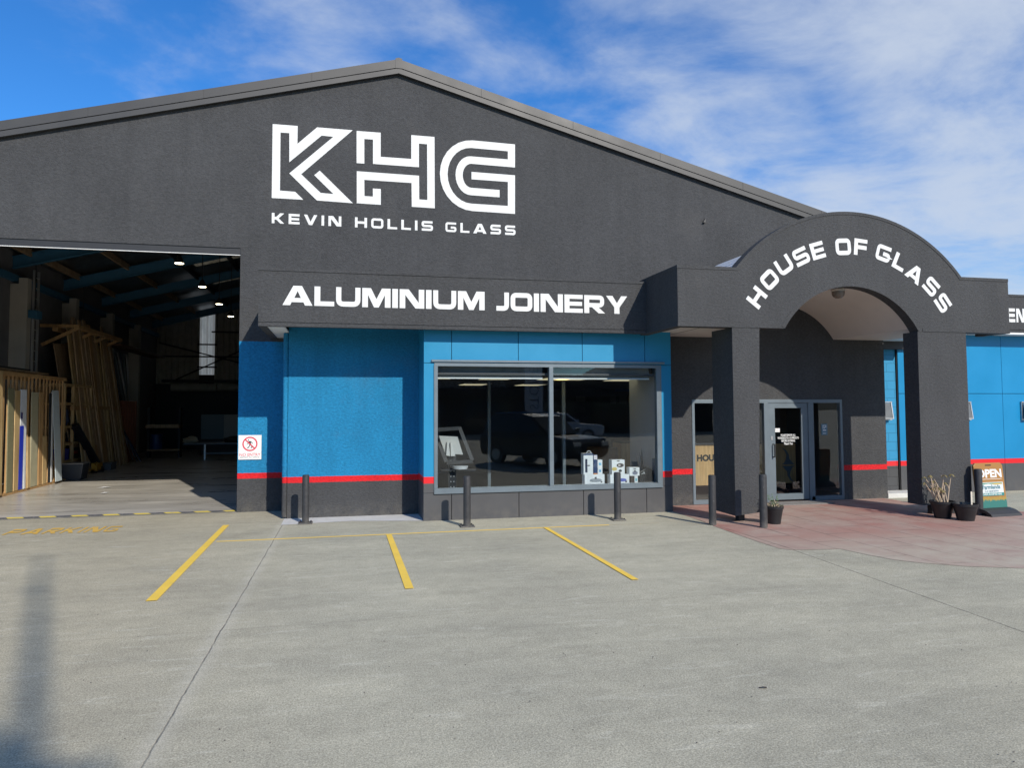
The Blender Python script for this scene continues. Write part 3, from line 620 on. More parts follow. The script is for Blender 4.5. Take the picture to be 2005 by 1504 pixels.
sp.box(10.125, 10.20, YE+.014, YE+.0175, 1.49, 1.515).box(10.125, 10.20, YE+.014, YE+.0175, 1.44, 1.447).box(10.125, 10.19, YE+.014, YE+.0175, 1.425, 1.431); sp.build('symbol', M['vinyl'], st_)
tag(MB().box(8.62, 9.95, YE-.55, YE-.08, .005, .022).build('door_mat', pm('ribbed_grey_mat', (.20, .19, .18), .9, .4, 70, stretch=(1, .05, 1))), 'grey ribbed mat on the paving at the glass entrance door', 'mat')

# downpipe on the corner
dp = MB().tube([(-1.003, YB+.055, 3.41), (-1.003, YB+.055, .03)], .05, 16); dpo = dp.build('downpipe', M['blue_wall'], shop, True)
db = MB()
for z in (.95, 1.62, 2.55, 3.2): db.tube([(-1.003, YB+.055, z), (-1.003, YB+.055, z+.05)], .056, 16)
db.build('pipe_bracket', M['blue_wall'], dpo, True)

# ------------------------------------------------------------------ portico
port = thing('entrance_portico', 'charcoal arched entrance portico reading HOUSE OF GLASS on two square columns', 'portico', (9.06, 11.65, 0))
PX0, PX1, PZ0, PZ1 = 5.612, 12.515, 3.40, 4.46
AXI, AI0, AI1, AIH = 9.058, 7.663, 10.453, .80
AO0, AO1, AOH = 6.728, 11.440, 1.118
def arch_pts(x0, x1, z0, h, n=40):
    c = (x0+x1)/2; w = (x1-x0)/2; Rr = (w*w+h*h)/(2*h); a = math.asin(w/Rr)
    return [(c+Rr*sin(-a+2*a*k/n), z0+h-Rr+Rr*cos(-a+2*a*k/n)) for k in range(n+1)]
AO = arch_pts(AO0, AO1, PZ1, AOH); AI = arch_pts(AI0, AI1, PZ0, AIH)
pf = MB(); NN = len(AO)-1; TH = .22
pf.prism([(PX0, PZ0), AI[0], AO[0], (PX0, PZ1)], YP, YP+TH); pf.prism([AI[-1], (PX1, PZ0), (PX1, PZ1), AO[-1]], YP, YP+TH)
for i in range(NN): pf.prism([AI[i], AI[i+1], AO[i+1], AO[i]], YP, YP+TH)
pf.box(PX0, PX0+.15, YP+TH, YG-.01, PZ0, PZ1).box(PX1-.15, PX1, YP+TH, 12.3, PZ0, PZ1)
front = pf.build('facade', M['char'], port)
tr = MB(); off = .055
AO2 = arch_pts(AO0+.02, AO1-.02, PZ1-off-.005, AOH-.003); y_ = YP-.009
tr.prism([(PX0, PZ1-off), (AO0+.035, PZ1-off), AO[0], (PX0, PZ1)], y_, YP-.0005); tr.prism([(AO1-.035, PZ1-off), (PX1, PZ1-off), (PX1, PZ1), AO[-1]], y_, YP-.0005)
def off_arch(A, d): 
    out = []
    for i, p in enumerate(A):
        a_ = A[max(0, i-1)]; b_ = A[min(len(A)-1, i+1)]; dx, dz = b_[0]-a_[0], b_[1]-a_[1]; l = sqrt(dx*dx+dz*dz); out.append((p[0]+dz/l*d, p[1]-dx/l*d))
    return out
AOi = off_arch(AO, off); AOi[0] = (AO0+.035, PZ1-off); AOi[-1] = (AO1-.035, PZ1-off)
for i in range(NN): tr.prism([AOi[i], AOi[i+1], AO[i+1], AO[i]], y_, YP-.0005)
AIo = off_arch(AI, -.075); 
for i in range(NN): tr.prism([AI[i], AI[i+1], AIo[i+1], AIo[i]], y_+.004, YP-.0005)
tr.box(PX0, AI0-.09, YP-.009, YP-.0005, PZ0, PZ0+.062).box(AI1+.09, PX1, YP-.009, YP-.0005, PZ0, PZ0+.062)
tr.prism([(PX0-.009, PZ0), (PX0-.0005, PZ0), (PX0-.0005, PZ0+.062), (PX0-.009, PZ0+.062)], YP-.009, YF)
tr.prism([(PX0-.009, PZ1-off), (PX0-.0005, PZ1-off), (PX0-.0005, PZ1), (PX0-.009, PZ1)], YP-.009, YF)
tr.build('trim_band', M['char'], front)
gv = MB(); gy0, gy1 = YP-.0016, YP+.002
gv.box(PX0, AI0-.10, gy0, gy1, PZ0+.063, PZ0+.072).box(AI1+.10, PX1, gy0, gy1, PZ0+.063, PZ0+.072).box(PX0, AO0+.03, gy0, gy1, PZ1-off-.009, PZ1-off-.001).box(AO1-.03, PX1, gy0, gy1, PZ1-off-.009, PZ1-off-.001)
AOj = off_arch(AO, off+.001); AOk = off_arch(AO, off+.009)
for i in range(1, NN-1): gv.prism([AOk[i], AOk[i+1], AOj[i+1], AOj[i]], gy0, gy1)
gv.build('groove', M['joint'], front)
# arched lettering
LC = [('H', 182, 620), ('O', 290, 468), ('U', 415, 345), ('S', 560, 270), ('E', 700, 220), ('O', 918, 188), ('F', 1067, 192), ('G', 1262, 244), ('L', 1399, 318), ('A', 1530, 418), ('S', 1670, 528), ('S', 1770, 668)]
W3 = [on_y(1440+x/4.359, 440+y/4.359, YP) for _, x, y in LC]
A_ = np.array([[2*p.x, 2*p.z, 1] for p in W3]); b_ = np.array([p.x**2+p.z**2 for p in W3]); s_ = np.linalg.lstsq(A_, b_, rcond=None)[0]; cx_, cz_ = s_[0], s_[1]
al = MB(); LH = .305
for (ch, _, _), p in zip(LC, W3):
    ps, w = glyph(ch, .26); ang = atan2(p.x-cx_, p.z-cz_); ca, sa = cos(ang), sin(ang); kx = LH*(.86 if ch != 'A' else .80)
    for q in ps:
        loc = [((a[0]-w/2)*kx, (a[1]-.5)*LH) for a in q]; al.prism([(p.x+u*ca+v*sa, p.z-u*sa+v*ca) for u, v in loc], YP-.006, YP+.002)
al.build('lettering', M['vinyl'], front)
# vaulted ceiling
va = MB(); yv0, yv1 = YP+TH+.001, YE-.002; ze = 3.47
AV = arch_pts(AI0+.03, AI1-.03, ze, AIH-.06)
for i in range(NN): va.add([(AV[i][0], yv0, AV[i][1]), (AV[i+1][0], yv0, AV[i+1][1]), (AV[i+1][0], yv1, AV[i+1][1]), (AV[i][0], yv1, AV[i][1])], [(0, 1, 2, 3)])
va.box(PX0+.15, AV[0][0], yv0, yv1, ze, ze+.02).box(AV[-1][0], 11.70, yv0, yv1, ze, ze+.02)
ceil = va.build('ceiling', M['cream'], port)
MB().obox((9.95, yv0, AV[30][1]-.004), (9.95, yv1, AV[30][1]-.004), .012, .004).box(6.42, 6.43, yv0, yv1, ze-.003, ze).build('ceiling_joint', M['shadowgap'], ceil)
cols = MB().add([(6.63, YP+.001, .131), (7.09, YP+.001, .18), (7.09, 12.38, .18), (6.63, 12.38, .137), (6.63, YP+.001, PZ0-.001), (7.16, YP+.001, PZ0-.001), (7.16, 12.38, PZ0-.001), (6.63, 12.38, PZ0-.001)], [(0, 3, 2, 1), (4, 5, 6, 7), (0, 1, 5, 4), (1, 2, 6, 5), (2, 3, 7, 6), (3, 0, 4, 7)])
c1 = cols.build('column', M['char'], port); MB().box(6.85, 6.965, 11.93, 12.05, .001, .16).build('column_foot', M['dark'], c1)
cols = MB().add([(10.424, YP+.001, .19), (11.515, YP+.001, .2), (11.515, 12.02, .2), (10.424, 12.02, .19), (10.432, YP+.001, PZ0-.001), (11.503, YP+.001, PZ0-.001), (11.503, 12.02, PZ0-.001), (10.432, 12.02, PZ0-.001)], [(0, 3, 2, 1), (4, 5, 6, 7), (0, 1, 5, 4), (1, 2, 6, 5), (2, 3, 7, 6), (3, 0, 4, 7)])
c2 = cols.build('column', M['char'], port); MB().box(10.72, 10.84, 11.75, 11.87, .001, .21).box(11.1, 11.22, 11.75, 11.87, .001, .21).build('column_foot', M['dark'], c2)
rf_ = MB(); AR = arch_pts(AO0+.05, AO1-.05, 4.42, AOH*.74, 60)
for i in range(60):
    d = .02*(i % 2); q0, q1 = AR[i], AR[i+1]
    rf_.prism([q0, q1, (q1[0], q1[1]+.015+d), (q0[0], q0[1]+.015+d)], YP+TH+.01, 13.9)
x = PX0+.16
while x < AO0+.05:
    rf_.prism([(x, 4.36), (x+.06, 4.36), (x+.045, 4.40), (x+.015, 4.40)], YP+TH+.01, YG-.02); x += .08
rf_.build('roofing', plain('white_roofing_iron', (.75, .76, .78), .4), port)
lt = thing('ceiling_light', 'round brown glass light under the crown of the entrance arch', 'light', (9.03, 12.0, 4.14)); q = (9.03, 12.0, 4.09)
MB().lathe([(.12, .07), (.12, .09), (.09, .13)], q, 20).build('light_base', M['cream'], lt, True)
MB().lathe([(.0, -.06), (.06, -.05), (.10, -.015), (.115, .03), (.115, .07)], q, 20).build('lamp_shade', pm('brown_glass', (.16, .125, .10), .25, .1), lt, True)

# ------------------------------------------------------------------ annex to the right
ann = thing('annex_building', 'bright blue panelled annex wing beyond the portico, with charcoal fascia lettered EN', 'building', (15, 14.55, 0)); YA = 14.55; YAF = 14.15
MB().box(11.692, 12.435, 14.60, 14.8, 0, 3.7).build('block_wall', M['block'], ann)
ap = MB(); e = [12.46, 14.02, 15.35, 16.7, 18.05, 19.4, 21.0]
for a_, b_ in zip(e, e[1:]):
    ap.box(a_+.005, b_-.005, YA, YA+.05, .0, 2.30); ap.box(a_+.005, b_-.005, YA, YA+.05, 2.312, 3.69)
ap.build('wall_panels', M['annex_panel'], ann); MB().box(12.44, 21, YA+.02, YA+.25, 0, 3.69).build('wall_backing', M['shadowgap'], ann)
af = MB().box(12.0, 21, YAF, YAF+.12, 3.80, 4.57).box(12.0, 21, YAF, YAF+.12, 3.725, 3.788).box(12.0, 21, YAF-.01, YAF+.12, 4.575, 4.625); afo = af.build('fascia', M['char'], ann)
MB().box(12.0, 21, YAF+.002, YAF+.12, 3.685, 3.724).build('soffit_edge', M['white'], afo); MB().box(12.0, 21, YAF+.12, YA+.05, 3.692, 3.71).build('soffit', M['white'], afo)
en = MB(); zt = on_y(1985, 604, YAF).z; zb = on_y(1985, 631, YAF).z; xa = on_y(1975.5, 615, YAF).x; xb = on_y(1987, 615, YAF).x
put_word(en, 'E', xa-.06, xb, zb, zt, YAF); put_word(en, 'N', xb+.035, xb+.035+(xb-xa)*1.38, zb, zt, YAF); en.build('lettering', M['vinyl'], afo)
MB().box(11.701, PX1-.151, YP+TH+.002, 13.9, 3.47, 3.50).box(11.70, 12.6, 13.95, 14.55, 3.50, 3.53).build('canopy_soffit', plain('sky_tinted_white_soffit', (.62, .70, .74)), ann); MB().box(11.70, 12.7, 14.45, 14.6, 3.32, 3.5).build('gutter_shade_strip', M['dark'], ann)  # white soffit with sky tint in its colour; dark strip imitates gutter shadow
struct(MB().box(11.695, 13.4, 14.05, 14.58, .0, .10).build('kerb', M['apron']))
for px, wd in ((1745.5, .30), (1900.5, .5), (1999.5, -.6)):
    p = on_y(px, 788, 14.52); x0 = p.x-max(wd, 0); wd = abs(wd); z1 = p.z; z0 = on_y(px, 823, 14.52).z
    w_ = MB().box(x0, x0+wd, 14.50, 14.545, z1, z1+.02).box(x0, x0+.03, 14.51, 14.545, z0, z1).box(x0+wd-.03, x0+wd, 14.51, 14.545, z0, z1).box(x0+.03, x0+wd-.03, 14.51, 14.545, z0, z0+.03).build('window', M['alu_lite'], ann)
    sw = .06; sash = MB()
    for xx in (x0+.03, x0+wd-.055): sash.add([(xx, 14.50, z1-.005), (xx+.025, 14.50, z1-.005), (xx+.025, 14.50-sw, z0+.03), (xx, 14.50-sw, z0+.03), (xx, 14.475, z1-.005), (xx+.025, 14.475, z1-.005), (xx+.025, 14.475-sw, z0+.03), (xx, 14.475-sw, z0+.03)], [(0, 1, 2, 3), (4, 7, 6, 5), (0, 4, 5, 1), (1, 5, 6, 2), (2, 6, 7, 3), (3, 7, 4, 0)])
    sash.box(x0+.055, x0+wd-.055, 14.475-sw, 14.50-sw, z0+.03, z0+.055); sash.build('sash', M['alu_lite'], w_)
    MB().add([(x0+.055, 14.49, z1-.01), (x0+wd-.055, 14.49, z1-.01), (x0+wd-.055, 14.487-sw, z0+.055), (x0+.055, 14.487-sw, z0+.055)], [(0, 1, 2, 3)]).build('pane', M['frost'], w_)

# ------------------------------------------------------------------ bollards
def bollard(p, h, r, plate, label, grp):
    t_ = thing('bollard', label, 'bollard', (p.x, p.y, 0), grp)
    MB().lathe([(r, .012 if plate else .001), (r, h-.03), (r*.97, h-.012), (r*.8, h-.002), (0, h)], (p.x, p.y, 0), 28).build('post', M['bollard'], t_, True)
    if plate:
        MB().box(p.x-.12, p.x+.12, p.y-.12, p.y+.12, .001, .022).build('base_plate', M['bollard'], t_, bevel=.004)
        bt = MB()
        for i in (-1, 1):
            for j in (-1, 1): bt.tube([(p.x+i*.09, p.y+j*.09, .022), (p.x+i*.09, p.y+j*.09, .04)], .012, 6)
        bt.build('anchor_bolts', M['dark'], t_)
    return t_
GB = 'charcoal steel bollards along the shop front'
bollard(on_z(598, 1025.5), .85, .061, True, 'charcoal bollard on a base plate before the textured blue wall', GB)
bollard(on_z(914.5, 1031.5), .855, .063, True, 'charcoal bollard on a base plate before the left pane of the bay window', GB)
bollard(on_z(1209.5, 1018.5), .85, .063, True, 'charcoal bollard on a base plate before the boxes in the bay window', GB)
bollard(on_z(1395.5, 1028.5), .85, .063, False, 'charcoal bollard without plate at the dark left side of the first portico column', GB)
bollard(on_z(1495.5, 1034), .885, .064, False, 'charcoal bollard without plate beside the pot with the leafy plant', GB)
bollard(on_z(1892, 996), .80, .066, False, 'charcoal bollard standing behind the empty black pot', GB)
bollard(on_z(1918, 1009), .85, .066, False, 'charcoal bollard standing just in front of the OPEN sandwich board', GB)

# ------------------------------------------------------------------ no entry sign
p0, p1 = on_y(466.8, 852.5, YG), on_y(511.7, 900.5, YG)
sg = thing('no_entry_sign', 'white no entry sign with red barred circle on the blue wall at the doorway', 'sign', ((p0.x+p1.x)/2, YG, p1.z))
sx0, sx1, sz0, sz1 = p0.x+.005, p1.x, p1.z+.01, p0.z; sc = (sx0+sx1)/2; sw_ = sx1-sx0
MB().box(sx0, sx1, YG-.02, YG-.012, sz0, sz1).build('plate', M['white'], sg)
redm = plain('sign_red', (.62, .05, .08)); blk = plain('sign_black', (.02, .02, .02))
cz = sz1-sw_*.40; rr = sw_*.30; ring = MB(); pts = [(sc+rr*cos(2*pi*k/32), cz+rr*sin(2*pi*k/32)) for k in range(32)]
for q in stroke(pts, rr*.2, 0, True): ring.prism([tuple(v) for v in q], YG-.0235, YG-.0205)
d_ = rr*.9*.7071
for q in stroke([(sc-d_, cz+d_), (sc+d_, cz-d_)], rr*.17): ring.prism([tuple(v) for v in q], YG-.0265, YG-.0238)
ring.build('symbol', redm, sg)
fig = MB(); k_ = rr/100
def fp(l): return [(sc+a*k_, cz+b*k_) for a, b in l]
fig.prism(fp([(-22+9*cos(2*pi*i/12), 58+9*sin(2*pi*i/12)) for i in range(12)]), YG-.0232, YG-.0205)
for l, w in (([(-8, 42), (6, -2)], 26), ([(4, 38), (26, 26), (38, 4)], 9), ([(-20, 34), (-30, 6), (-44, -2)], 8), ([(2, -3), (-12, -38), (-26, -58), (-40, -56)], 11), ([(10, -3), (24, -32), (30, -50), (14, -62)], 10)):
    for q in stroke([Vector(v) for v in l], w): fig.prism(fp([tuple(v) for v in q]), YG-.0232, YG-.0205)
fig.build('walking_figure', blk, sg)
text_mesh('lettering', 'NO ENTRY', sw_*.185, redm, sg, facade_at(sc, YG-.0205, sz0+sw_*.215), bold=.0006)
text_mesh('lettering', 'REPORT TO OFFICE', sw_*.095, plain('sign_grey', (.22, .2, .2)), sg, facade_at(sc, YG-.0205, sz0+sw_*.095), bold=.0003)

# ------------------------------------------------------------------ painted PARKING word on the ground
pk = MB(); A0 = on_z(2, 1049); B0 = on_z(222, 1043.5); A1 = on_z(30, 1037.5); 
ps, w = word_polys('PARKING', gap=.32, t=.2); hgt = A1.y-A0.y; sh_ = (A1.x-A0.x)
wx = (B0.x-A0.x)
for q in ps: pk.add([(A0.x+a/w*wx+b*sh_, A0.y+(a/w)*(B0.y-A0.y)*.35+b*hgt, .006) for a, b in q], [tuple(range(len(q)))])
pk.build('painted_word', M['line_worn'], ground)

# ------------------------------------------------------------------ pots and plants
def pot_mesh(c, r0, r1, h):
    return MB().lathe([(0, .002), (r0, .002), (r0*1.02, .02), (r0+(r1-r0)*.5, h*.5), (r0+(r1-r0)*.55, h*.52), (r1*.97, h-.05), (r1*1.04, h-.045), (r1*1.05, h), (r1*.97, h), (r1*.93, h-.05), (0, h-.055)], c, 28)
soil = pm('potting_soil', (.035, .025, .018), .95, .4, 40)
leaf = pm('green_leaf', (.10, .17, .06), .5, .3, 9); dry = pm('dry_stem', (.50, .37, .25), .7, .3, 12); pale = pm('pale_leaf_blade', (.55, .45, .33), .6, .25, 9)
def blade(mb, base, d, L, w, droop, n=5):
    base = Vector(base); d = Vector(d).normalized(); sd = d.cross(Vector((0, 0, 1))).normalized(); pts = []
    for i in range(n+1):
        u = i/n; pts.append((base+d*L*u+Vector((0, 0, -droop*L*u*u)), w*sin(pi*min(1, .15+.85*u))*(1 if u < 1 else .1)))
    for (a_, wa), (b__, wb) in zip(pts, pts[1:]): mb.add([a_-sd*wa, a_+sd*wa, b__+sd*wb, b__-sd*wb], [(0, 1, 2, 3)])
c = on_z(1516, 1026); c = (c.x, c.y, 0)
pl = thing('potted_plant', 'black pot with a small green and straw coloured leafy plant at the first column', 'plant', c, 'black pots by the entrance')
MB.build(pot_mesh(c, .105, .155, .31), 'pot', M['pot'], pl, True)
gl_, pl_ = MB(), MB()
for i in range(84):
    a_ = random.uniform(0, 2*pi); e_ = random.uniform(.5, 1.5); d = (cos(a_)*cos(e_), sin(a_)*cos(e_), sin(e_)); L = random.uniform(.1, .26)
    blade(gl_ if i % 5 < 2 else pl_, (c[0]+cos(a_)*.05, c[1]+sin(a_)*.05, .27), d, L, random.uniform(.007, .014), random.uniform(.2, .9))
for i in range(5):
    a_ = random.uniform(0, 2*pi); tip = (c[0]+cos(a_)*.1-.03, c[1]+sin(a_)*.06, .5+random.uniform(-.08, .1)); gl_.tube([(c[0], c[1], .27), ((c[0]+tip[0])/2, c[1], .4), tip], .004, 5)
    for k in range(5): blade(gl_, Vector(tip)-Vector((0, 0, .03*k)), (cos(k*2.1), sin(k*2.1), .3), .06, .014, .5)
gl_.build('leaves', leaf, pl); pl_.build('dry_leaves', pale, pl)
c = on_z(1846, 1015); c = (c.x, c.y, 0)
pl = thing('potted_plant', 'black pot with bare pale branching stems beside the wide column', 'plant', c, 'black pots by the entrance')
MB.build(pot_mesh(c, .13, .2, .31), 'pot', M['pot'], pl, True); stm = MB(); lf = MB()
for i in range(19):
    a_ = random.uniform(0, 2*pi); rr_ = random.uniform(.02, .12); b0 = Vector((c[0]+cos(a_)*rr_, c[1]+sin(a_)*rr_*.7, .25)); lean = Vector((random.uniform(-.75, .35), random.uniform(-.2, .2), 1)); L = random.uniform(.28, .58)
    p1_ = b0+lean.normalized()*L*.5+Vector((random.uniform(-.03, .03), 0, 0)); p2_ = p1_+(lean.normalized()+Vector((random.uniform(-.6, .3), random.uniform(-.2, .2), .2))).normalized()*L*.5
    stm.tube([b0, p1_, p2_], [.011, .009, .006], 7)
    if i % 2: stm.tube([p1_, p1_+Vector((random.uniform(.03, .09)*random.choice((-1, 1)), 0, random.uniform(.05, .1)))], [.010, .007], 6)
    if i % 3 != 2:
        for k in range(6): blade(lf, p2_, (cos(k*1.7+i), sin(k*1.7+i), -.2), .07, .013, .6)
stm.build('stems', pm('pale_dry_branch', (.46, .36, .26), .7, .15, 15), pl, True); lf.build('dry_leaves', pm('olive_dry_leaf', (.20, .16, .06), .7, .3, 9), pl)
c = on_z(1891, 1019.5); c = (c.x, c.y, 0)
pl = thing('plant_pot', 'empty black pot with one white stake, in front of the bollard pair', 'pot', c, 'black pots by the entrance')
MB.build(pot_mesh(c, .135, .2, .30), 'pot', M['pot'], pl, True); MB().box(c[0]+.12, c[0]+.15, c[1]-.005, c[1]+.005, .24, .5).build('stake', plain('pale_stake', (.6, .55, .46)), pl)

# ------------------------------------------------------------------ sandwich board
c = on_z(1944, 1008); fx, fy = c.x+.02, c.y+.02; RZ = radians(4)
sb = bpy.data.objects.new('sandwich_board', None); COL.objects.link(sb); sb.location = (fx, fy, 0)
tag(sb, 'orange OPEN pavement sign with green grass border on a black curved base', 'sign')
bx = sb.location
lean_m = Matrix.Translation((fx, fy, .09)) @ Matrix.Rotation(RZ, 4, 'Z') @ Matrix.Rotation(radians(-6), 4, 'X')
def sbpart(mb, name, mat, **k):
    mb.v = [tuple(lean_m @ Vector(v)) for v in mb.v]; return mb.build(name, mat, sb, **k)
PW, PH = .35, .86
t = NT('orange_sign_board'); x, y, z = t.xyz(t.pos); n = t.noise(t.mapping(t.pos, (42, 42, 5)), 1, 4, .7); edge = t.math('ADD', .235, t.math('MULTIPLY', n, .16))
g1 = t.mix(t.math('LESS_THAN', z, edge), (.34, .165, .04), (.34, .23, .045)); g1 = t.mix(t.math('LESS_THAN', z, t.math('SUBTRACT', edge, .055)), g1, (.03, .16, .135)); M['sgn'] = t.fin(g1, .45)
sbpart(MB().prism([(-PW, 0), (PW, 0), (PW, PH-.05), (PW-.05, PH), (-PW+.05, PH), (-PW, PH-.05)], -.02, .02), 'board', M['sgn'], bevel=.006)
sbpart(MB().box(-.07, .07, -.0215, -.0195, PH-.055, PH-.035), 'hand_slot', M['shadowgap'])
sbpart(MB().box(-PW+.09, PW-.06, -.0225, -.02, .555, .562), 'rule_line', M['vinyl'])
card = sbpart(MB().box(-PW+.06, PW-.05, -.024, -.02, .25, .50), 'card', plain('sign_card_white', (.62, .66, .66)))
sbpart(MB().box(-PW+.06, PW-.05, -.0265, -.0242, .25, .305), 'card_strip', plain('sign_teal', (.02, .20, .19)))
sbpart(MB().prism([(-PW+.07, .455), (-.05, .475), (.12, .45), (PW-.07, .46), (PW-.07, .49), (-PW+.07, .49)], -.0265, -.0242), 'card_band', plain('sign_green', (.10, .26, .17)))
sbpart(MB().prism([(.0, .467), (.15, .456), (PW-.08, .464), (PW-.08, .476), (.1, .474)], -.0285, -.0268), 'card_swoosh', plain('sign_amber', (.7, .42, .08)))
for s_, sz_, z_, m_, b_2, y_2 in (('OPEN', .205, .655, M['vinyl'], .008, -.0205), ('Farmlands', .105, .41, plain('sign_slate', (.05, .16, .2)), .003, -.0245), ('Co-operative', .062, .34, plain('sign_slate', (.05, .16, .2)), .0005, -.0245), ('CARDS ACCEPTED HERE', .042, .278, M['vinyl'], .001, -.0268)):
    text_mesh('lettering', s_, sz_, m_, sb, lean_m @ facade_at(.01, y_2, z_) @ Matrix.Diagonal((1.12 if s_ == 'OPEN' else 1, 1, 1, 1)), bold=b_2)
prof = [(-.30, 0), (-.27, .045), (-.17, .10), (-.05, .125), (.05, .125), (.17, .10), (.27, .045), (.30, 0), (.24, 0), (.15, .05), (0, .075), (-.15, .05), (-.24, 0)]
bb = MB().prism(prof, -.36, .36, 'x'); bb.v = [tuple(Matrix.Translation((fx, fy, .001)) @ Matrix.Rotation(RZ, 4, 'Z') @ Vector(v)) for v in bb.v]; bb.build('base', pm('black_rubber_base', (.03, .03, .032), .5, .1), sb)

# ------------------------------------------------------------------ shop interior (behind the bay)
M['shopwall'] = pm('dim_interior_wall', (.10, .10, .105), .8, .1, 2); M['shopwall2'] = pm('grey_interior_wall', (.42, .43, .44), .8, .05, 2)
IY = 22.5; IX0, IX1 = 1.625, 11.3
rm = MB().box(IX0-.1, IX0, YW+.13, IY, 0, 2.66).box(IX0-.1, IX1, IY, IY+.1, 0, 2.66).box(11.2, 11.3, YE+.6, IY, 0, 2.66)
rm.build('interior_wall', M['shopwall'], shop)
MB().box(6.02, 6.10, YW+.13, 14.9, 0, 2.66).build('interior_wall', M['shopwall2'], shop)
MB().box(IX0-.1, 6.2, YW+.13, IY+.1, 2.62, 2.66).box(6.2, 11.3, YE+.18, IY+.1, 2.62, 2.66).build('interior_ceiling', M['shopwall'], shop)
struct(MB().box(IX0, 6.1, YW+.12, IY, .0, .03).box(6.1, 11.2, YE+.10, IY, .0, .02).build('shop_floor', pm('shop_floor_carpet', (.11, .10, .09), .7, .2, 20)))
MB().box(WX0, WX1, YW+.12, YW+.55, WZ0-.06, WZ0+.012).build('display_ledge', M['shopwall2'], shop)
panel = emis('light_panel_glow', (1.0, .87, .55), .62)
def panel_at(px, py, w_, label):
    q = on_z(px, py, 2.612); t_ = thing('ceiling_panel_light', label, 'light', (q.x, q.y, 2.612), 'square panel lights in the shop ceiling')
    MB().box(q.x-w_/2, q.x+w_/2, q.y-.55, q.y+.55, 2.602, 2.61).build('diffuser', panel, t_)
    MB().box(q.x-w_/2-.03, q.x+w_/2+.03, q.y-.58, q.y-.55, 2.598, 2.618).box(q.x-w_/2-.03, q.x+w_/2+.03, q.y+.55, q.y+.58, 2.598, 2.618).build('frame', M['white'], t_)
for (px, py, w_), lab in zip(((858, 739, .6), (929, 752.5, .6), (977, 740.5, .6), (1040, 753.5, .6), (1093, 741.5, .6), (1126, 741.5, .6), (1226, 743.5, .6)),
    ('yellow lit panel seen at the upper left edge of the bay window', 'yellow lit panel low in the left pane, nearer the window edge', 'yellow lit panel directly under the blind rail of the left pane', 'yellow lit panel low in the left pane, beside the mullion', 'yellow lit panel just right of the mullion', 'yellow lit panel beside the slim grey post in the right pane', 'yellow lit panel near the grey wall at the right end of the bay')):
    panel_at(px, py, w_, lab)
for a_, b_, lab in ((WX0+.07, 3.70, 'grey roller blind pulled to a short drop behind the left pane'), (3.87, 5.86, 'grey roller blind pulled to a short drop behind the right pane')):
    rb = thing('roller_blind', lab, 'blind', ((a_+b_)/2, YW+.2, 2.56), 'roller blinds in the bay window')
    MB().box(a_, b_, YW+.2, YW+.206, 2.575, 2.79).build('fabric', pm('grey_blind_fabric', (.20, .22, .23), .8, .05), rb); MB().box(a_, b_, YW+.185, YW+.215, 2.55, 2.575).build('bottom_rail', M['white'], rb)
# counter seen through entrance and bay
ct = thing('reception_counter', 'long oak reception counter with dark lettering behind the glass entrance', 'counter', (8.9, 15.9, 0))
CY_ = 15.2; ctz, cbz = on_y(1375, 871, CY_).z, on_y(1375, 951, CY_).z
MB().box(7.2, 10.2, CY_, CY_+.55, cbz, ctz).build('front_panel', M['ply'], ct); MB().box(7.17, 10.25, CY_-.04, CY_+.6, ctz, ctz+.035).build('counter_top', M['dark'], ct)
for xx in (7.35, 8.4, 9.15, 9.95): MB().box(xx, xx+.12, CY_+.05, CY_+.5, .021, cbz).build('plinth_foot', M['shadowgap'], ct)
q = on_y(1364, 898, CY_); text_mesh('lettering', 'HOUSE OF GLASS', .19, M['shadowgap'], ct, facade_at(q.x, CY_-.002, q.z), align='LEFT', bold=.010, ext=.002)
em = MB(); q = on_y(1543, 911, CY_)
for s_ in (1, -1):
    L1 = [(-.17, .47), (-.05, .40), (.02, .28), (.03, .17), (.13, .05), (.17, .02), (-.17, .02), (-.11, .06), (-.06, .15), (-.04, .27), (-.08, .38)]
    em.prism([(q.x+s_*a_*.95, q.z+s_*b_*.86) for a_, b_ in L1], CY_-.012, CY_-.001)
em.build('emblem', M['alu'], ct)
oc = thing('oak_cabinet', 'low oak cabinet seen through the right pane of the bay window', 'cabinet', (5.6, 17.2, 0)); q = on_y(1217, 868, 17.2); q2 = on_y(1246, 914, 17.2)
MB().box(q.x, q2.x, 17.2, 17.8, .12, q.z).build('front_panel', M['ply'], oc); MB().box(q.x-.03, q2.x+.03, 17.16, 17.84, q.z, q.z+.04).build('counter_top', M['dark'], oc); MB().box(q.x+.05, q2.x-.05, 17.25, 17.75, .03, .12).build('plinth_feet', M['shadowgap'], oc)
rc = tag(MB().lathe([(0, .03), (.55, .03), (.55, .95), (.52, 1.0), (0, 1.0)], (on_y(1190, 880, 18).x, 18.0, 0), 32).build('round_counter', wood('dark_oak', (.16, .08, .035), .6), None, True), 'dark brown curved counter beside the oak cabinet in the shop', 'counter')
# slim posts
for px, y, lab in ((1104.5, 15.4, 'slim grey post behind the right pane of the bay window'), (958, 16.5, 'slim dark post standing behind the left pane')):
    q = on_y(px, 850, y); tag(MB().box(q.x-.035, q.x+.035, y, y+.07, .03, 2.615).build('display_post', M['alu'], None, bevel=.004), lab, 'post')
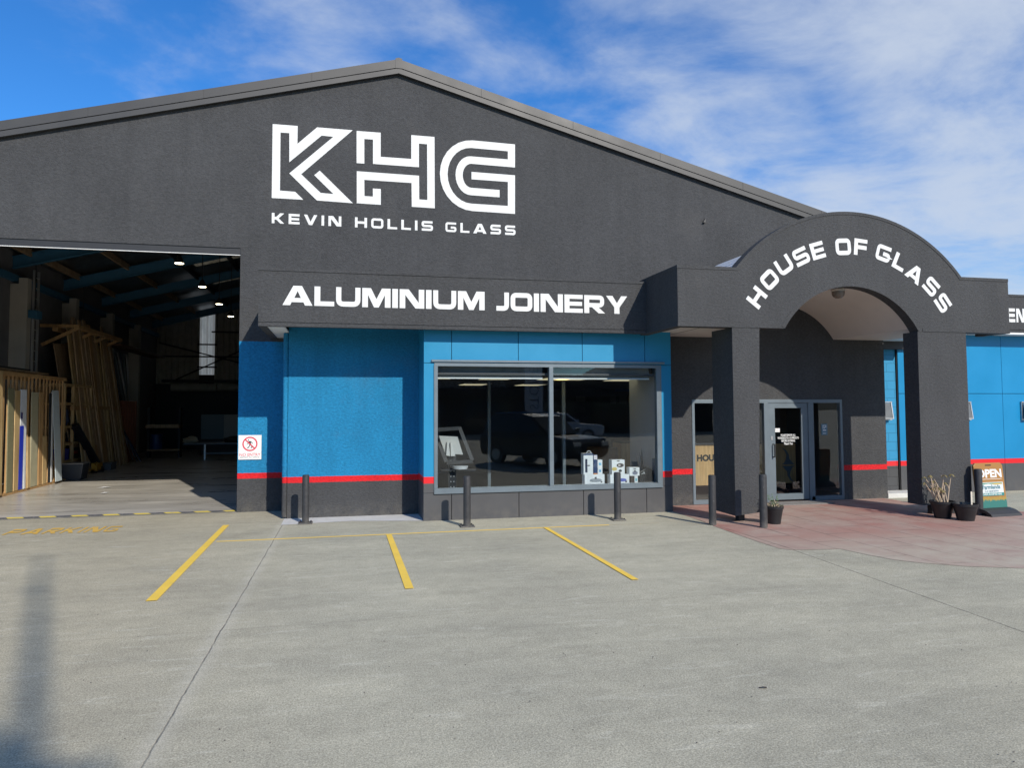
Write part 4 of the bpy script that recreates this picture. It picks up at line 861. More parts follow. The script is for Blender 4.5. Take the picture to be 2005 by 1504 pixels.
# posters on the back wall of the shop
for (x0, x1, y0, y1, cst), lab in zip(((1175, 1240, 485, 525, (.20, .20, .19)), (1175, 1240, 560, 600, (.11, .11, .11)), (1415, 1455, 480, 540, (.18, .18, .18)), (1480, 1530, 480, 540, (.16, .16, .16)), (1545, 1585, 480, 540, (.19, .19, .18)), (1450, 1585, 390, 455, (.05, .10, .22))),
    ('pale notice on the shop back wall near the slim grey post', 'dark notice below the pale notice near the slim grey post', 'small pale notice, first of the row of three on the back wall', 'small pale notice in the middle of the row of three', 'small pale notice, last of the row of three by the grey wall', 'dark blue sign above the row of three notices')):
    a_ = on_y(800+x0/3.5815, 640+y0/3.5815, IY-.02); b_ = on_y(800+x1/3.5815, 640+y1/3.5815, IY-.02)
    tag(MB().box(a_.x, b_.x, IY-.02, IY-.003, b_.z, a_.z).build('notice', plain('notice_%02d' % int(x0+y0) if False else 'notice_paper_'+str(int(1000*cst[0]+100*cst[2])), cst)), lab, 'notice', 'notices on the shop back wall')
pic = thing('framed_picture', 'dark framed picture on the wall behind the right entrance pane', 'picture', (10.9, 17, 1.9)); q = on_y(1600, 800, 17); MB().box(q.x-.28, q.x+.28, 17, 17.03, q.z-.2, q.z+.22).build('frame', M['dark'], pic); MB().box(q.x-.23, q.x+.23, 16.995, 17.0, q.z-.15, q.z+.17).build('print', plain('print_grey', (.12, .12, .12)), pic)
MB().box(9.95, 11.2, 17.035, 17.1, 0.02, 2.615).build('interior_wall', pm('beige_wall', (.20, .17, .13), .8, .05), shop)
tag(MB().prism([(10.23+.34*cos(pi*k/12), .03+.17*sin(pi*k/12)) for k in range(13)], 15.0, 15.12).build('sign_foot', M['pot']), 'black half round stand foot on the floor behind the right entrance pane', 'stand foot')

# display stand at the left of the bay
ds = thing('display_stand', 'dark framed window sample tilted on a drilled post at the left of the bay', 'stand', (2.05, 14.3, 0.03)); Y0 = 14.2
def zp(q, y): p = on_y(840+q[0]/5.188, 690+q[1]/5.188, y); return p
a_, b_, c_, d_ = [zp(q, Y0) for q in ((60, 790), (325, 775), (430, 1105), (170, 1120))]
dv = Vector((0, .5, 0)); fm = MB()
corner = [a_+dv*.4, b_+dv*.4, c_-dv*.2, d_-dv*.2]
for i in range(4): fm.obox(corner[i], corner[(i+1) % 4], .12, .07, (0, 1, 0))
fm.build('sample_frame', M['dark'], ds)
pq = [zp(q, Y0-.05) for q in ((100, 848), (290, 858), (345, 1040), (165, 1030))]
MB().add(pq+[p+Vector((0, .03, 0)) for p in pq], [(0, 1, 2, 3), (7, 6, 5, 4), (0, 4, 5, 1), (1, 5, 6, 2), (2, 6, 7, 3), (3, 7, 4, 0)]).build('plate', plain('plate_grey_white', (.46, .46, .44)), ds)
for q4 in (((185, 910), (200, 915), (215, 1055), (175, 1050)), ((218, 915), (235, 930), (268, 1055), (222, 1055))):
    pq = [zp(q, Y0-.12) for q in q4]; MB().add(pq+[p+Vector((0, .06, 0)) for p in pq], [(0, 1, 2, 3), (7, 6, 5, 4), (0, 4, 5, 1), (1, 5, 6, 2), (2, 6, 7, 3), (3, 7, 4, 0)]).build('bracket', plain('bracket_white', (.55, .55, .53)), ds)
p = zp((235, 1060), Y0); MB().box(p.x-.075, p.x+.075, Y0-.03, Y0+.06, .03, p.z).build('post', M['dark'], ds)
hl = MB()
for k in range(8): hl.tube([(p.x-.03, Y0-.033, .3+k*.1), (p.x-.03, Y0-.0295, .3+k*.1)], .012, 8).tube([(p.x+.03, Y0-.033, .3+k*.1), (p.x+.03, Y0-.0295, .3+k*.1)], .012, 8)
hl.build('drill_holes', M['alu_lite'], ds)
p = zp((315, 1170), Y0-.1); MB().lathe([(0, -.03), (.14, -.03), (.16, .03), (0, .035)], (p.x, p.y, p.z), 20).build('tray', plain('tray_white', (.6, .62, .63)), ds, True); MB().box(p.x-.35, p.x+.30, Y0-.16, Y0+.1, p.z-.06, p.z-.035).build('shelf', M['dark'], ds)

# product boxes on the ledge
YBX = YW+.2
def pbox(q, label, art, depth=.16, top=None, y=YBX, lift=None):
    (x0, y0, x1, y1) = q; a_ = on_y(1120+x0/10.02, 850+y0/10.02, y); b_ = on_y(1120+x1/10.02, 850+y1/10.02, y)
    z0 = b_.z if lift is None else lift; t_ = thing('product_box', label, 'box', ((a_.x+b_.x)/2, y+depth/2, z0), 'product boxes stacked on the window ledge')
    MB().box(a_.x, b_.x, y, y+depth, z0, a_.z).build('carton', plain('carton_'+art[0], art[1]), t_, bevel=.003)
    return t_, a_.x, b_.x, z0, a_.z
WHT = ('white', (.82, .83, .82)); NAV = ('navy', (.02, .05, .14)); BRN = ('brown', (.10, .075, .06))
LZ = WZ0+.0125
def deco(t_, name, poly, col, x0, x1, z0, z1, y=YBX, d=.0015):
    MB().prism([(x0+(x1-x0)*a_, z0+(z1-z0)*b_) for a_, b_ in poly], y-d-.001, y-.0008).build(name, plain('print_'+'_'.join('%02d' % int(100*c_) for c_ in col), col), t_)
ell = lambda cx, cy, rx, ry, n=18: [(cx+rx*cos(2*pi*k/n), cy+ry*sin(2*pi*k/n)) for k in range(n)]
rct = lambda x0, y0, x1, y1: [(x0, y0), (x1, y0), (x1, y1), (x0, y1)]
t_, x0, x1, z0, z1 = pbox((248, 800, 640, 1012), 'wide white carton with a grey lidded pan, bottom of the taller stack', WHT, lift=LZ); BT1 = z1
deco(t_, 'picture', ell(.55, .5, .31, .16), (.30, .32, .34), x0, x1, z0, z1); deco(t_, 'picture', rct(.50, .62, .60, .78), (.05, .05, .06), x0, x1, z0, z1, d=.003); deco(t_, 'picture', rct(.8, .3, .88, .42), (.1, .1, .1), x0, x1, z0, z1)
t_, x0, x1, z0, z1 = pbox((225, 385, 415, 795), 'tall white carton with navy top and white carry handle', WHT, lift=BT1+.001)
deco(t_, 'picture', rct(0, .92, 1, 1), (.02, .05, .14), x0, x1, z0, z1); deco(t_, 'picture', rct(.17, .1, .4, .74), (.03, .035, .07), x0, x1, z0, z1); deco(t_, 'picture', rct(.4, .4, .68, .45), (.03, .035, .07), x0, x1, z0, z1)
xm = (x0+x1)/2+.03; MB().tube([(xm+.045*cos(pi-pi*k/8), YBX+.05, z1+.045*sin(pi*k/8)) for k in range(9)], .006, 6).build('handle', M['white'], t_)
t_, x0, x1, z0, z1 = pbox((418, 410, 500, 795), 'slim navy carton between two white cartons', NAV, lift=BT1+.001)
deco(t_, 'picture', rct(.1, .76, .95, .98), (.75, .7, .72), x0, x1, z0, z1); deco(t_, 'picture', rct(0, 0, 1, .06), (.7, .28, .1), x0, x1, z0, z1)
t_, x0, x1, z0, z1 = pbox((502, 510, 598, 795), 'short slim white carton with two pale blue pictures', WHT, lift=BT1+.001)
deco(t_, 'picture', rct(.25, .63, .75, .8), (.2, .5, .7), x0, x1, z0, z1); deco(t_, 'picture', rct(.3, .15, .7, .32), (.15, .4, .62), x0, x1, z0, z1)
t_, x0, x1, z0, z1 = pbox((750, 800, 1125, 1000), 'wide white carton with a blue pan, directly behind a bollard', WHT, lift=LZ); BT2 = z1
deco(t_, 'picture', ell(.62, .5, .24, .15), (.10, .13, .45), x0, x1, z0, z1); deco(t_, 'picture', rct(.78, .28, .88, .42), (.06, .06, .1), x0, x1, z0, z1)
t_, x0, x1, z0, z1 = pbox((780, 510, 1035, 795), 'square white carton with a dark sandwich maker and yellow food picture', WHT, lift=BT2+.001)
deco(t_, 'picture', ell(.65, .62, .28, .14), (.05, .04, .04), x0, x1, z0, z1); deco(t_, 'picture', ell(.58, .62, .10, .07), (.6, .55, .5), x0, x1, z0, z1, d=.003); deco(t_, 'picture', ell(.2, .38, .2, .12), (.65, .5, .15), x0, x1, z0, z1); deco(t_, 'picture', ell(.65, .25, .13, .09), (.04, .04, .04), x0, x1, z0, z1); deco(t_, 'picture', ell(.5, .92, .13, .035), (.05, .05, .05), x0, x1, z0, z1)
q1 = pbox((1165, 825, 1222, 995), 'small dark brown carton under the white mixer carton', BRN, lift=LZ); BT3 = q1[4]
t_, x0, x1, z0, z1 = pbox((1225, 825, 1295, 995), 'small slim white carton with a teal picture on the ledge', WHT, lift=LZ); deco(t_, 'picture', rct(.25, .45, .75, .75), (.2, .5, .55), x0, x1, z0, z1); deco(t_, 'picture', rct(.3, .08, .6, .3), (.5, .3, .3), x0, x1, z0, z1)
t_, x0, x1, z0, z1 = pbox((1128, 660, 1325, 822), 'white carton with a grey mixer picture, on two small cartons', WHT, lift=max(BT3, z1)+.001)
deco(t_, 'picture', ell(.55, .35, .27, .22), (.25, .26, .32), x0, x1, z0, z1); deco(t_, 'picture', rct(.45, .5, .62, .68), (.1, .1, .12), x0, x1, z0, z1); deco(t_, 'picture', rct(.4, .8, .65, .9), (.1, .1, .1), x0, x1, z0, z1)
bg_ = thing('shopping_bag', 'black bag with white lettering at the right end of the window ledge', 'bag', (5.55, YBX+.2, LZ)); a_ = on_y(1253, 919, YBX+.12); b_ = on_y(1278, 950, YBX+.12)
MB().prism([(a_.x, LZ), (b_.x, LZ), (b_.x+.02, LZ+.26), (b_.x-.09, LZ+.33), (a_.x+.12, LZ+.30), (a_.x-.01, LZ+.24)], YBX+.12, YBX+.28).build('body', M['pot'], bg_, bevel=.012); text_mesh('lettering', 'TEP', .10, M['vinyl'], bg_, facade_at(a_.x+.075, YBX+.118, LZ+.16) @ Matrix.Rotation(radians(-70), 4, 'Z'))
sbp = thing('dark_plant', 'dark spiky plant against the grey wall at the end of the ledge', 'plant', (5.86, YBX+.25, LZ)); spk = MB(); 
for i in range(12): blade(spk, (5.80+random.uniform(-.08, .05), YBX+.18, LZ+.18), (random.uniform(-.28, .12), random.uniform(-.05, .15), 1), random.uniform(.2, .55), .022, .05)
spk.build('leaves', pm('dark_leaf', (.012, .016, .022), .5, .2), sbp); MB().lathe([(0, 0), (.07, 0), (.09, .2), (0, .2)], (5.80, YBX+.18, LZ), 16).build('pot', M['pot'], sbp, True)

# ------------------------------------------------------------------ workshop contents
XRK = -7.70
ry0, ry1 = on_x(0.5, 800, XRK).y, on_x(124, 800, XRK).y; rzt = on_x(60, 733, XRK).z
rk = thing('timber_rack', 'tall slatted pine rack for boards inside the workshop doorway', 'rack', (XRK, (ry0+ry1)/2, 0))
ry0 = 18.3
MB().box(XRK-.05, XRK+.05, ry0-.05, ry1+.05, rzt-.09, rzt).build('top_rail', M['timber'], rk); MB().box(XRK-.9, XRK+.10, ry0-.05, ry1+.12, .008, .06).build('base_board', M['timber'], rk)
MB().box(XRK-.95, XRK-.85, ry0, ry1, rzt-.09, rzt).build('back_rail', M['timber'], rk)
for px in (-12, -4, 5.7, 15.2, 23.3, 31, 40, 46.7, 55, 62, 69.4, 76.6, 84.4, 90.6, 97.2, 104, 110, 115.5, 121.9):
    y = on_x(px, 800, XRK).y; MB().box(XRK-.018, XRK+.018, y-.026, y+.026, .06, rzt-.09).build('slat', M['timber'], rk)
def leanboard(px0, px1, ztop, x_base, x_top, mat, label, cat='board', t_=.02, name='board', grp='boards standing in the slatted rack', skew=0.0):
    ya, yb = on_x(px0, 900, x_base).y, on_x(px1, 900, x_base).y; w_ = yb-ya; ym = (ya+yb)/2
    o_ = MB().obox((x_base, ym, .07), (x_top, ym+skew, ztop), w_, t_, (0, 1, 0)).build(name, mat, None, bevel=.002); return tag(o_, label, cat, grp)
def zof(px, py): return on_x(px, py, XRK+.08).z
XB, XT = XRK+.09, XRK+.07
leanboard(-4, 4.5, zof(2, 726), XB+.06, XT+.03, M['timber2'], 'yellow pine post at the near end of the slatted rack', 'post')
leanboard(14, 25, zof(20, 760), XB, XT, pm('mottled_green_laminate', (.22, .21, .12), .6, .45, 60), 'mottled green board in the slatted rack, near its front end')
leanboard(27.5, 37.5, zof(33, 765), XB, XT, M['timber2'], 'pale pine board between the green board and the blue panel')
bp_ = leanboard(38, 46.5, zof(42, 763), XB, XT, plain('white_foam_board', (.70, .74, .80)), 'white and blue insulation panel in the slatted rack', 'panel', t_=.03)
zz1 = zof(42, 834); ya, yb = on_x(37.5, 900, XB+.02).y, on_x(45, 900, XB+.02).y
MB().box(XB+.016, XB+.019, ya, yb, .08, zz1).build('blue_film', plain('cobalt_film', (.02, .045, .55)), bp_)
MB().box(XB+.016, XB+.0188, ya+.05, ya+.14, zof(44, 820), zof(44, 808)).build('logo', plain('dark_indigo', (.03, .02, .2)), bp_)
leanboard(46.8, 50.5, zof(48, 763), XB+.01, XT, plain('white_edge_board', (.74, .78, .80)), 'narrow white board beside the blue panel in the rack')
leanboard(60, 73, zof(66, 768), XB, XT, pm('grey_green_board', (.42, .40, .27), .6, .1, 6), 'wide grey green board in the middle of the slatted rack')
leanboard(75.5, 82, zof(80, 768), XB, XT, M['timber'], 'orange pine board next to the wide grey green board')
leanboard(84, 91.5, .07+1.25, XB, XT, M['timber2'], 'short pale pine offcut standing low in the rack')
leanboard(54.5, 60, zof(57, 856), XB+.03, XT+.02, M['timber2'], 'short pine offcut left of the wide grey green board')
leanboard(95, 99.5, zof(98, 770), XB, XT, M['pot'], 'black strip standing beside the white edged board in the rack')
leanboard(99.8, 102.5, zof(101, 768), XB+.01, XT, M['white'], 'narrow white strip beside the black strip in the rack')
leanboard(110, 122, zof(114, 765), XB+.12, XT, plain('pale_blue_sheet', (.55, .64, .68)), 'pale blue white sheet bowing out at the far end of the rack', 'sheet', t_=.012)
# boards lying on the rack
for i, (z, y0_, y1_) in enumerate(((rzt+.05, 18.6, 21.6), (rzt+.09, 18.4, 22.3), (rzt+.13, 18.3, 21.0))):
    tag(MB().box(XRK-.6+i*.05, XRK-.05+i*.03, y0_, y1_, z-.045, z-.008).build('board', (M['timber'], M['timber3'], M['dark'])[i]), ('orange pine board lying flat on the rack, lowest of three', 'grey brown board lying flat on the rack, middle of three', 'dark sheet lying flat on the rack, topmost of three')[i], 'board', 'boards lying on top of the rack')
# shelf unit
XS = -8.0; sy0, sy1 = on_x(124, 850, XS).y, on_x(176, 850, XS).y; szt = on_x(150, 753, XS).z
sh = thing('shelf_unit', 'open pine shelf unit full of dark bags and papers beyond the slatted rack', 'shelf', (XS, (sy0+sy1)/2, 0))
for y in (sy0, (sy0*2.2+sy1)/3.2, sy1): MB().box(XS-.04, XS+.04, y-.04, y+.04, .02, szt).build('upright', M['timber2'], sh)
zsh = [on_x(150, yy, XS).z for yy in (753, 789, 833, 865, 898)]
for z in zsh: MB().box(XS-.7, XS+.03, sy0, sy1, z-.07, z).build('shelf_board', M['timber2'], sh)
MB().box(XS-.72, XS-.70, sy0, sy1, .02, szt-.071).build('back_board', M['timber3'], sh)
def lump(name, mat, c_, s_, label, cat, seed=0, grp=None):
    bm = bmesh.new(); bmesh.ops.create_icosphere(bm, subdivisions=3, radius=1); rnd = random.Random(seed); ph = [rnd.uniform(0, 6) for _ in range(6)]
    for v in bm.verts:
        k = 1+.16*sin(3*v.co.x+ph[0])*cos(4*v.co.y+ph[1])+.1*sin(7*v.co.z+ph[2]+3*v.co.x); v.co = Vector((v.co.x*s_[0]*k, v.co.y*s_[1]*k, max(-.75, v.co.z)*s_[2]*k))
    me = bpy.data.meshes.new(name); bm.to_mesh(me); bm.free(); me.materials.append(mat); me.polygons.foreach_set('use_smooth', [True]*len(me.polygons)); o_ = bpy.data.objects.new(name, me); COL.objects.link(o_); o_.location = (c_[0], c_[1], c_[2]+.78*s_[2]); return tag(o_, label, cat, grp)
ym = sy0+(sy1-sy0)*.65; yl = sy0+(sy1-sy0)*.2
lump('bag', M['pot'], (XS-.25, ym, zsh[1]), (.25, .42, .17), 'dark bag on the top shelf of the pine shelf unit', 'bag', 1)
lump('bag', plain('navy_cloth', (.02, .03, .07)), (XS-.25, yl, zsh[2]), (.22, .18, .3), 'dark navy bag on the second shelf, beside the loose papers', 'bag', 2)
pa = MB(); rnd = random.Random(5)
for i in range(16):
    a_ = rnd.uniform(-.4, .4); pa.obox((XS-.3, ym-.3+rnd.uniform(-.1, .1), zsh[2]+.012+i*.016), (XS-.3+a_*.2, ym+.35+rnd.uniform(-.15, .1), zsh[2]+.014+i*.016+rnd.uniform(0, .05)), .4, .006, (1, 0, 0))
tag(pa.build('paper_pile', plain('old_paper', (.42, .40, .34))), 'untidy pile of papers on the second shelf of the pine shelf unit', 'papers')
lump('bag', plain('slate_blue_cloth', (.05, .09, .15)), (XS-.22, ym-.1, zsh[3]), (.22, .28, .2), 'slate blue bag on the third shelf of the pine shelf unit', 'bag', 3)
lump('tool_case', plain('dark_red_cloth', (.10, .015, .02)), (XS-.2, ym+.45, zsh[3]), (.2, .2, .15), 'dark red tool case on the third shelf of the pine shelf unit', 'case', 4)
tag(MB().prism([(yl-.16, zsh[4]+.001), (yl+.16, zsh[4]+.001), (yl+.2, zsh[4]+.34), (yl-.2, zsh[4]+.34)], XS-.4, XS-.05, 'x').build('storage_tub', plain('blue_tub', (.015, .03, .35)), None, bevel=.01), 'blue plastic tub on the lowest shelf of the pine shelf unit', 'tub')
bt_ = thing('toolbox', 'black toolbox with a red label on the lowest shelf of the pine unit', 'toolbox', (XS-.2, ym, zsh[4]+.001)); MB().box(XS-.42, XS-.05, ym-.5, ym+.42, zsh[4]+.001, zsh[4]+.33).build('case', M['pot'], bt_, bevel=.02); MB().box(XS-.05, XS-.045, ym-.45, ym-.1, zsh[4]+.15, zsh[4]+.24).build('label_patch', plain('red_label', (.35, .03, .03)), bt_)
# crate with lid
cq = on_z(142, 941); cb = thing('storage_crate', 'dark blue grey crate with papers on its lid at the foot of the shelves', 'crate', (cq.x, cq.y+.2, 0)); cx0, cy0 = cq.x, cq.y+.22
MB().prism([(cx0-.24, .007), (cx0+.22, .007), (cx0+.28, .46), (cx0-.30, .46)], cy0-.28, cy0+.28).build('tub', plain('ink_plastic', (.03, .038, .05), .4), cb, bevel=.015); MB().box(cx0-.31, cx0+.29, cy0-.3, cy0+.3, .46, .485).build('lid', plain('grey_lid', (.24, .22, .20)), cb)
# pallet jack
pj = on_z(172, 931); pjx, pjy = pj.x-.05, pj.y; jk = thing('pallet_jack', 'yellow hand pallet jack parked on the floor by the shelves', 'pallet jack', (pjx, pjy, 0)); yel = plain('machine_yellow', (.52, .27, .02))
fk = MB()
for dx in (-.2, .2): fk.box(pjx-.6, pjx+.05, pjy+dx+.9-.08, pjy+dx+.9+.08, .08, .14)
fk.build('forks', yel, jk); MB().box(pjx-.05, pjx+.12, pjy+.62, pjy+1.18, .08, .32).build('pump_housing', yel, jk); MB().tube([(pjx+.08, pjy+.9, .3), (pjx+.2, pjy+.3, .36), (pjx+.22, pjy, .30)], .025, 8).build('handle', yel, jk)
wh = MB()
for dy in (-.1, .1): wh.tube([(pjx+.05, pjy+.9+dy-.03, .09), (pjx+.05, pjy+.9+dy+.03, .09)], .08, 14)
wh.build('wheel', M['pot'], jk)
# long boards leaning on the wall
rnd = random.Random(3); woods = [M['timber3'], M['timber'], M['timber2'], M['timber3']]
lab = ['first', 'second', 'third', 'fourth', 'fifth', 'sixth', 'seventh', 'eighth', 'ninth', 'tenth', 'eleventh', 'twelfth']
lab2 = lab+['%steenth' % k for k in ('thir', 'four', 'fif', 'six', 'seven', 'eigh', 'nine')]+['twentieth', 'twenty first', 'twenty second']
for i in range(22):
    y0_ = 25.45+i*.205; xb = -7.78+.10*rnd.random(); zt_ = 4.55+rnd.uniform(-.5, .45); mat_ = woods[rnd.randrange(4)]; w_ = rnd.uniform(.17, .30)
    tag(MB().obox((xb, y0_+rnd.uniform(-.05, .25), .012), (-8.32+rnd.uniform(-.06, .06), y0_, zt_), w_, .035, (0, 1, 0)).build('leaning_plank', mat_, None), 'long timber plank leaning on the left wall, %s counting from the shelves' % lab2[i], 'plank', 'long planks leaning on the workshop wall')
tag(MB().obox((-8.02, 27.7, .012), (-8.62, 27.4, 4.2), 4.6, .02, (0, 1, 0)).build('gap_backing_sheet', M['timber3']), 'large brown sheet added behind the long planks to darken their gaps', 'sheet')  # added backing that darkens the gaps between the planks
for i, (px, mat_, l_) in enumerate(((243, plain('orange_red_strip', (.42, .07, .03)), 'orange red strip leaning among the wall planks'), (253, M['alu_lite'], 'silver profile leaning beside the orange red strip'), (261, M['alu'], 'grey profile leaning at the far end of the wall planks'), (268, plain('navy_profile', (.03, .05, .1)), 'navy profile leaning last of the coloured strips'))):
    q = on_z(px+8, 905+(-1 if i else 0)); tag(MB().obox((q.x, q.y, .012), (-8.35, q.y-.9, 2.55-.2*i), .12, .03, (0, 1, 0)).build('leaning_strip', mat_), l_, 'strip', 'coloured strips leaning at the wall')
tag(MB().obox((-7.55, 26.4, .012), (-7.9, 24.95, 1.55), .17, .2, (0, 1, 0)).build('black_beam', plain('black_coated_steel', (.012, .014, .02), .35), None, bevel=.015), 'thick black beam leaning on the pine shelf unit', 'beam')
tag(MB().box(-7.75, -7.4, 26.9, 27.5, .012, .22).box(-7.78, -7.37, 26.87, 27.53, .22, .25).build('tool_chest', plain('grey_chest', (.10, .11, .12)), None, bevel=.01), 'low grey lidded chest on the floor beside the black beam', 'chest')
rb_ = thing('plank_rack', 'orange timber wall rack of brackets holding up the long planks', 'rack', (-8.6, 27.5, 4.3))
MB().box(-8.6, -8.45, 25.0, 29.6, 4.42, 4.55).build('rail', M['timber'], rb_); MB().box(-7.95, -7.86, 25.0, 29.6, 4.50, 4.62).build('rail', M['timber'], rb_); MB().box(-8.05, -7.98, 25.0, 29.6, 2.0, 2.12).build('rail', M['timber'], rb_)
for y in (25.2, 26.6, 28.0, 29.4): MB().obox((-8.95, y, 4.0), (-7.9, y, 4.56), .08, .09, (0, 1, 0)).box(-9.0, -7.9, y-.04, y+.04, 4.55, 4.64).build('bracket', M['timber'], rb_)
rs = thing('sheet_rack', 'red brown slotted rack of upright boards deep along the left wall', 'rack', (-8.3, 30.6, 0))
for i in range(9): MB().box(-8.35, -8.05, 29.6+i*.36, 29.66+i*.36, .012, 2.35).build('divider', M['redboard'], rs)
MB().box(-8.9, -8.36, 29.6, 32.6, .012, 2.3).build('back_board', M['redboard'], rs)
for i in range(10):
    m_ = (M['alu_lite'], plain('navy_profile', (.03, .05, .1)), M['alu'])[i % 3]
    tag(MB().obox((-8.38, 29.8+i*.42, 2.36 if i < 7 else .012), (-8.7, 29.6+i*.42, 4.3), .09, .05, (0, 1, 0)).build('window_profile', m_), 'long metal profile standing above the red brown rack, %s along the wall' % (lab[i]), 'profile', 'metal profiles along the left wall')
pb = MB().box(-8.5, -7.9, 29.6, 36.5, 4.36, 4.44); tag(pb.build('wall_shelf', wood('dark_brown_shelf', (.12, .06, .03))), 'long dark timber shelf high on the left wall deep in the workshop', 'shelf')
# ladder and switch boxes on the pillars
ld = thing('ladder', 'aluminium ladder standing against the first pale wall pillar', 'ladder', (-8.55, 23.6, 0))
for dy in (0, .32): MB().box(-8.60, -8.54, 23.45+dy, 23.49+dy, 2.6, 6.0).build('stile', M['alu_lite'], ld)
rg = MB()
for k in range(11): rg.tube([(-8.57, 23.49, 2.8+k*.3), (-8.57, 23.77, 2.8+k*.3)], .014, 6)
rg.build('rungs', M['alu_lite'], ld)
for y, l_ in ((23.55, 'small blue box hung on the ladder by the first pillar'), (27.45, 'small blue box hung beside the second pillar')):
    q = on_x(68 if y < 25 else 162, 617 if y < 25 else 652, -8.5); bxx = thing('switch_box', l_, 'box', (-8.5, q.y, q.z), 'small blue boxes on the pillars'); MB().box(-8.6, -8.38, q.y-.2, q.y+.2, q.z-.1, q.z+.12).build('case', M['steelblue'], bxx, bevel=.01); MB().tube([(-8.5, q.y, q.z+.1), (-8.5, q.y, q.z+1.6)], .012, 6).build('cable', M['dark'], bxx)
# bench, drum and stores at the back
bn = thing('workbench', 'steel framed workbench with clutter at the back of the workshop', 'bench', (-4.6, 31.5, 0)); q = on_y(362, 868, 31.5); q2 = on_y(480, 866, 31.5); bz = q.z
MB().box(q.x, -2.6, 31.2, 32.2, bz-.05, bz).build('bench_top', plain('bench_blue_grey', (.10, .13, .16), .4), bn); 
for xx in (q.x+.75, -2.75): MB().box(xx, xx+.07, 31.25, 31.32, .012, bz-.05).build('leg', M['alu_lite'], bn)
MB().box(q.x+.8, -2.7, 31.27, 31.3, .25, .3).build('rail', M['alu'], bn)
lump('cloth', plain('cream_cloth', (.42, .38, .27)), (q.x+.2, 31.6, bz), (.3, .25, .14), 'crumpled cream cloth on the back workbench', 'cloth', 8)
lump('tool_bag', M['pot'], (q.x+1.75, 31.7, bz), (.35, .25, .14), 'black tool bag on the back workbench', 'bag', 9)
pn = thing('panel_stack', 'pale upright sheets stored behind the back workbench', 'sheets', (-5, 35, 0)); a_ = on_y(394, 812, 35); b_ = on_y(438, 812, 35)
MB().box(a_.x, b_.x, 35, 35.05, .7, a_.z).build('sheet', plain('slate_sheet', (.12, .16, .18)), pn); MB().box(b_.x+.01, -3.0, 35.02, 35.07, .7, b_.z).build('sheet', plain('pale_sheet', (.30, .29, .26)), pn); MB().box(a_.x, -3.0, 35, 35.3, .012, .69).build('stand', M['dark'], pn)
st2 = thing('steel_shelf', 'dark storage rack with one timber beam deep in the workshop', 'rack', (-7, 33, 0)); a_ = on_y(285, 832, 33); b_ = on_y(350, 832, 33)
MB().box(a_.x, b_.x, 33, 33.8, a_.z-.14, a_.z).build('shelf_board', M['timber3'], st2); MB().box(a_.x, b_.x, 33.2, 33.8, .3, .36).build('shelf_board', M['timber3'], st2)
for xx in (a_.x, b_.x-.08): MB().box(xx, xx+.08, 33.3, 33.7, .012, 2.1).build('upright', M['dark'], st2)
a_ = on_y(303, 862, 33.25); dm = MB().lathe([(0, 0), (.24, 0), (.25, .02), (.25, .26), (.255, .28), (.25, .30), (.25, .6), (.24, .62), (0, .62)], (a_.x, 33.5, .361), 22); tag(dm.build('drum', plain('drum_blue', (.02, .05, .16), .35), None, True), 'blue drum on the low shelf of the dark storage rack', 'drum')
# scraps of paper on the floor, leaf on the forecourt
for (px, py, s_), l_ in zip(((205, 956, .16), (205, 967, .09)), ('larger white paper scrap on the workshop floor', 'smaller white paper scrap on the workshop floor')):
    q = on_z(px, py); tag(MB().add([(q.x-s_, q.y-.12, .012), (q.x+s_*.6, q.y-.14, .03), (q.x+s_, q.y+.14, .012), (q.x-s_*.4, q.y+.12, .028), (q.x, q.y, .04)], [(0, 1, 4), (1, 2, 4), (2, 3, 4), (3, 0, 4)]).build('paper_scrap', M['white']), l_, 'paper')
q = on_z(1494, 1349); lfm = pm('dry_brown_leaf', (.05, .04, .03), .7, .3, 40)
tag(MB().add([(q.x-.03, q.y+.006, .003), (q.x-.01, q.y-.008, .012), (q.x+.025, q.y-.012, .004), (q.x+.03, q.y+.003, .008), (q.x+.006, q.y+.008, .011), (q.x-.024, q.y+.012, .008)], [(0, 1, 5), (1, 4, 5), (1, 2, 4), (2, 3, 4)]).build('dead_leaf', lfm), 'curled dark dead leaf on the open forecourt concrete', 'leaf')
gs = MB(); rnd = random.Random(11)
for i in range(150):
    px, py = rnd.uniform(20, 1990), rnd.uniform(1060, 1495); q = on_z(px, py); s_ = rnd.uniform(.004, .013); a_ = rnd.uniform(0, 6)
    s_ *= .6; gs.add([(q.x+s_*cos(a_+k*1.57), q.y+s_*.7*sin(a_+k*1.57), .003) for k in range(4)]+[(q.x, q.y, .003+s_*.7)], [(0, 1, 4), (1, 2, 4), (2, 3, 4), (3, 0, 4)])
tag(gs.build('grit', pm('dark_grit', (.09, .085, .08), .9, .4, 20)), 'scattered grit and leaf crumbs on the forecourt', 'grit', kind='stuff')

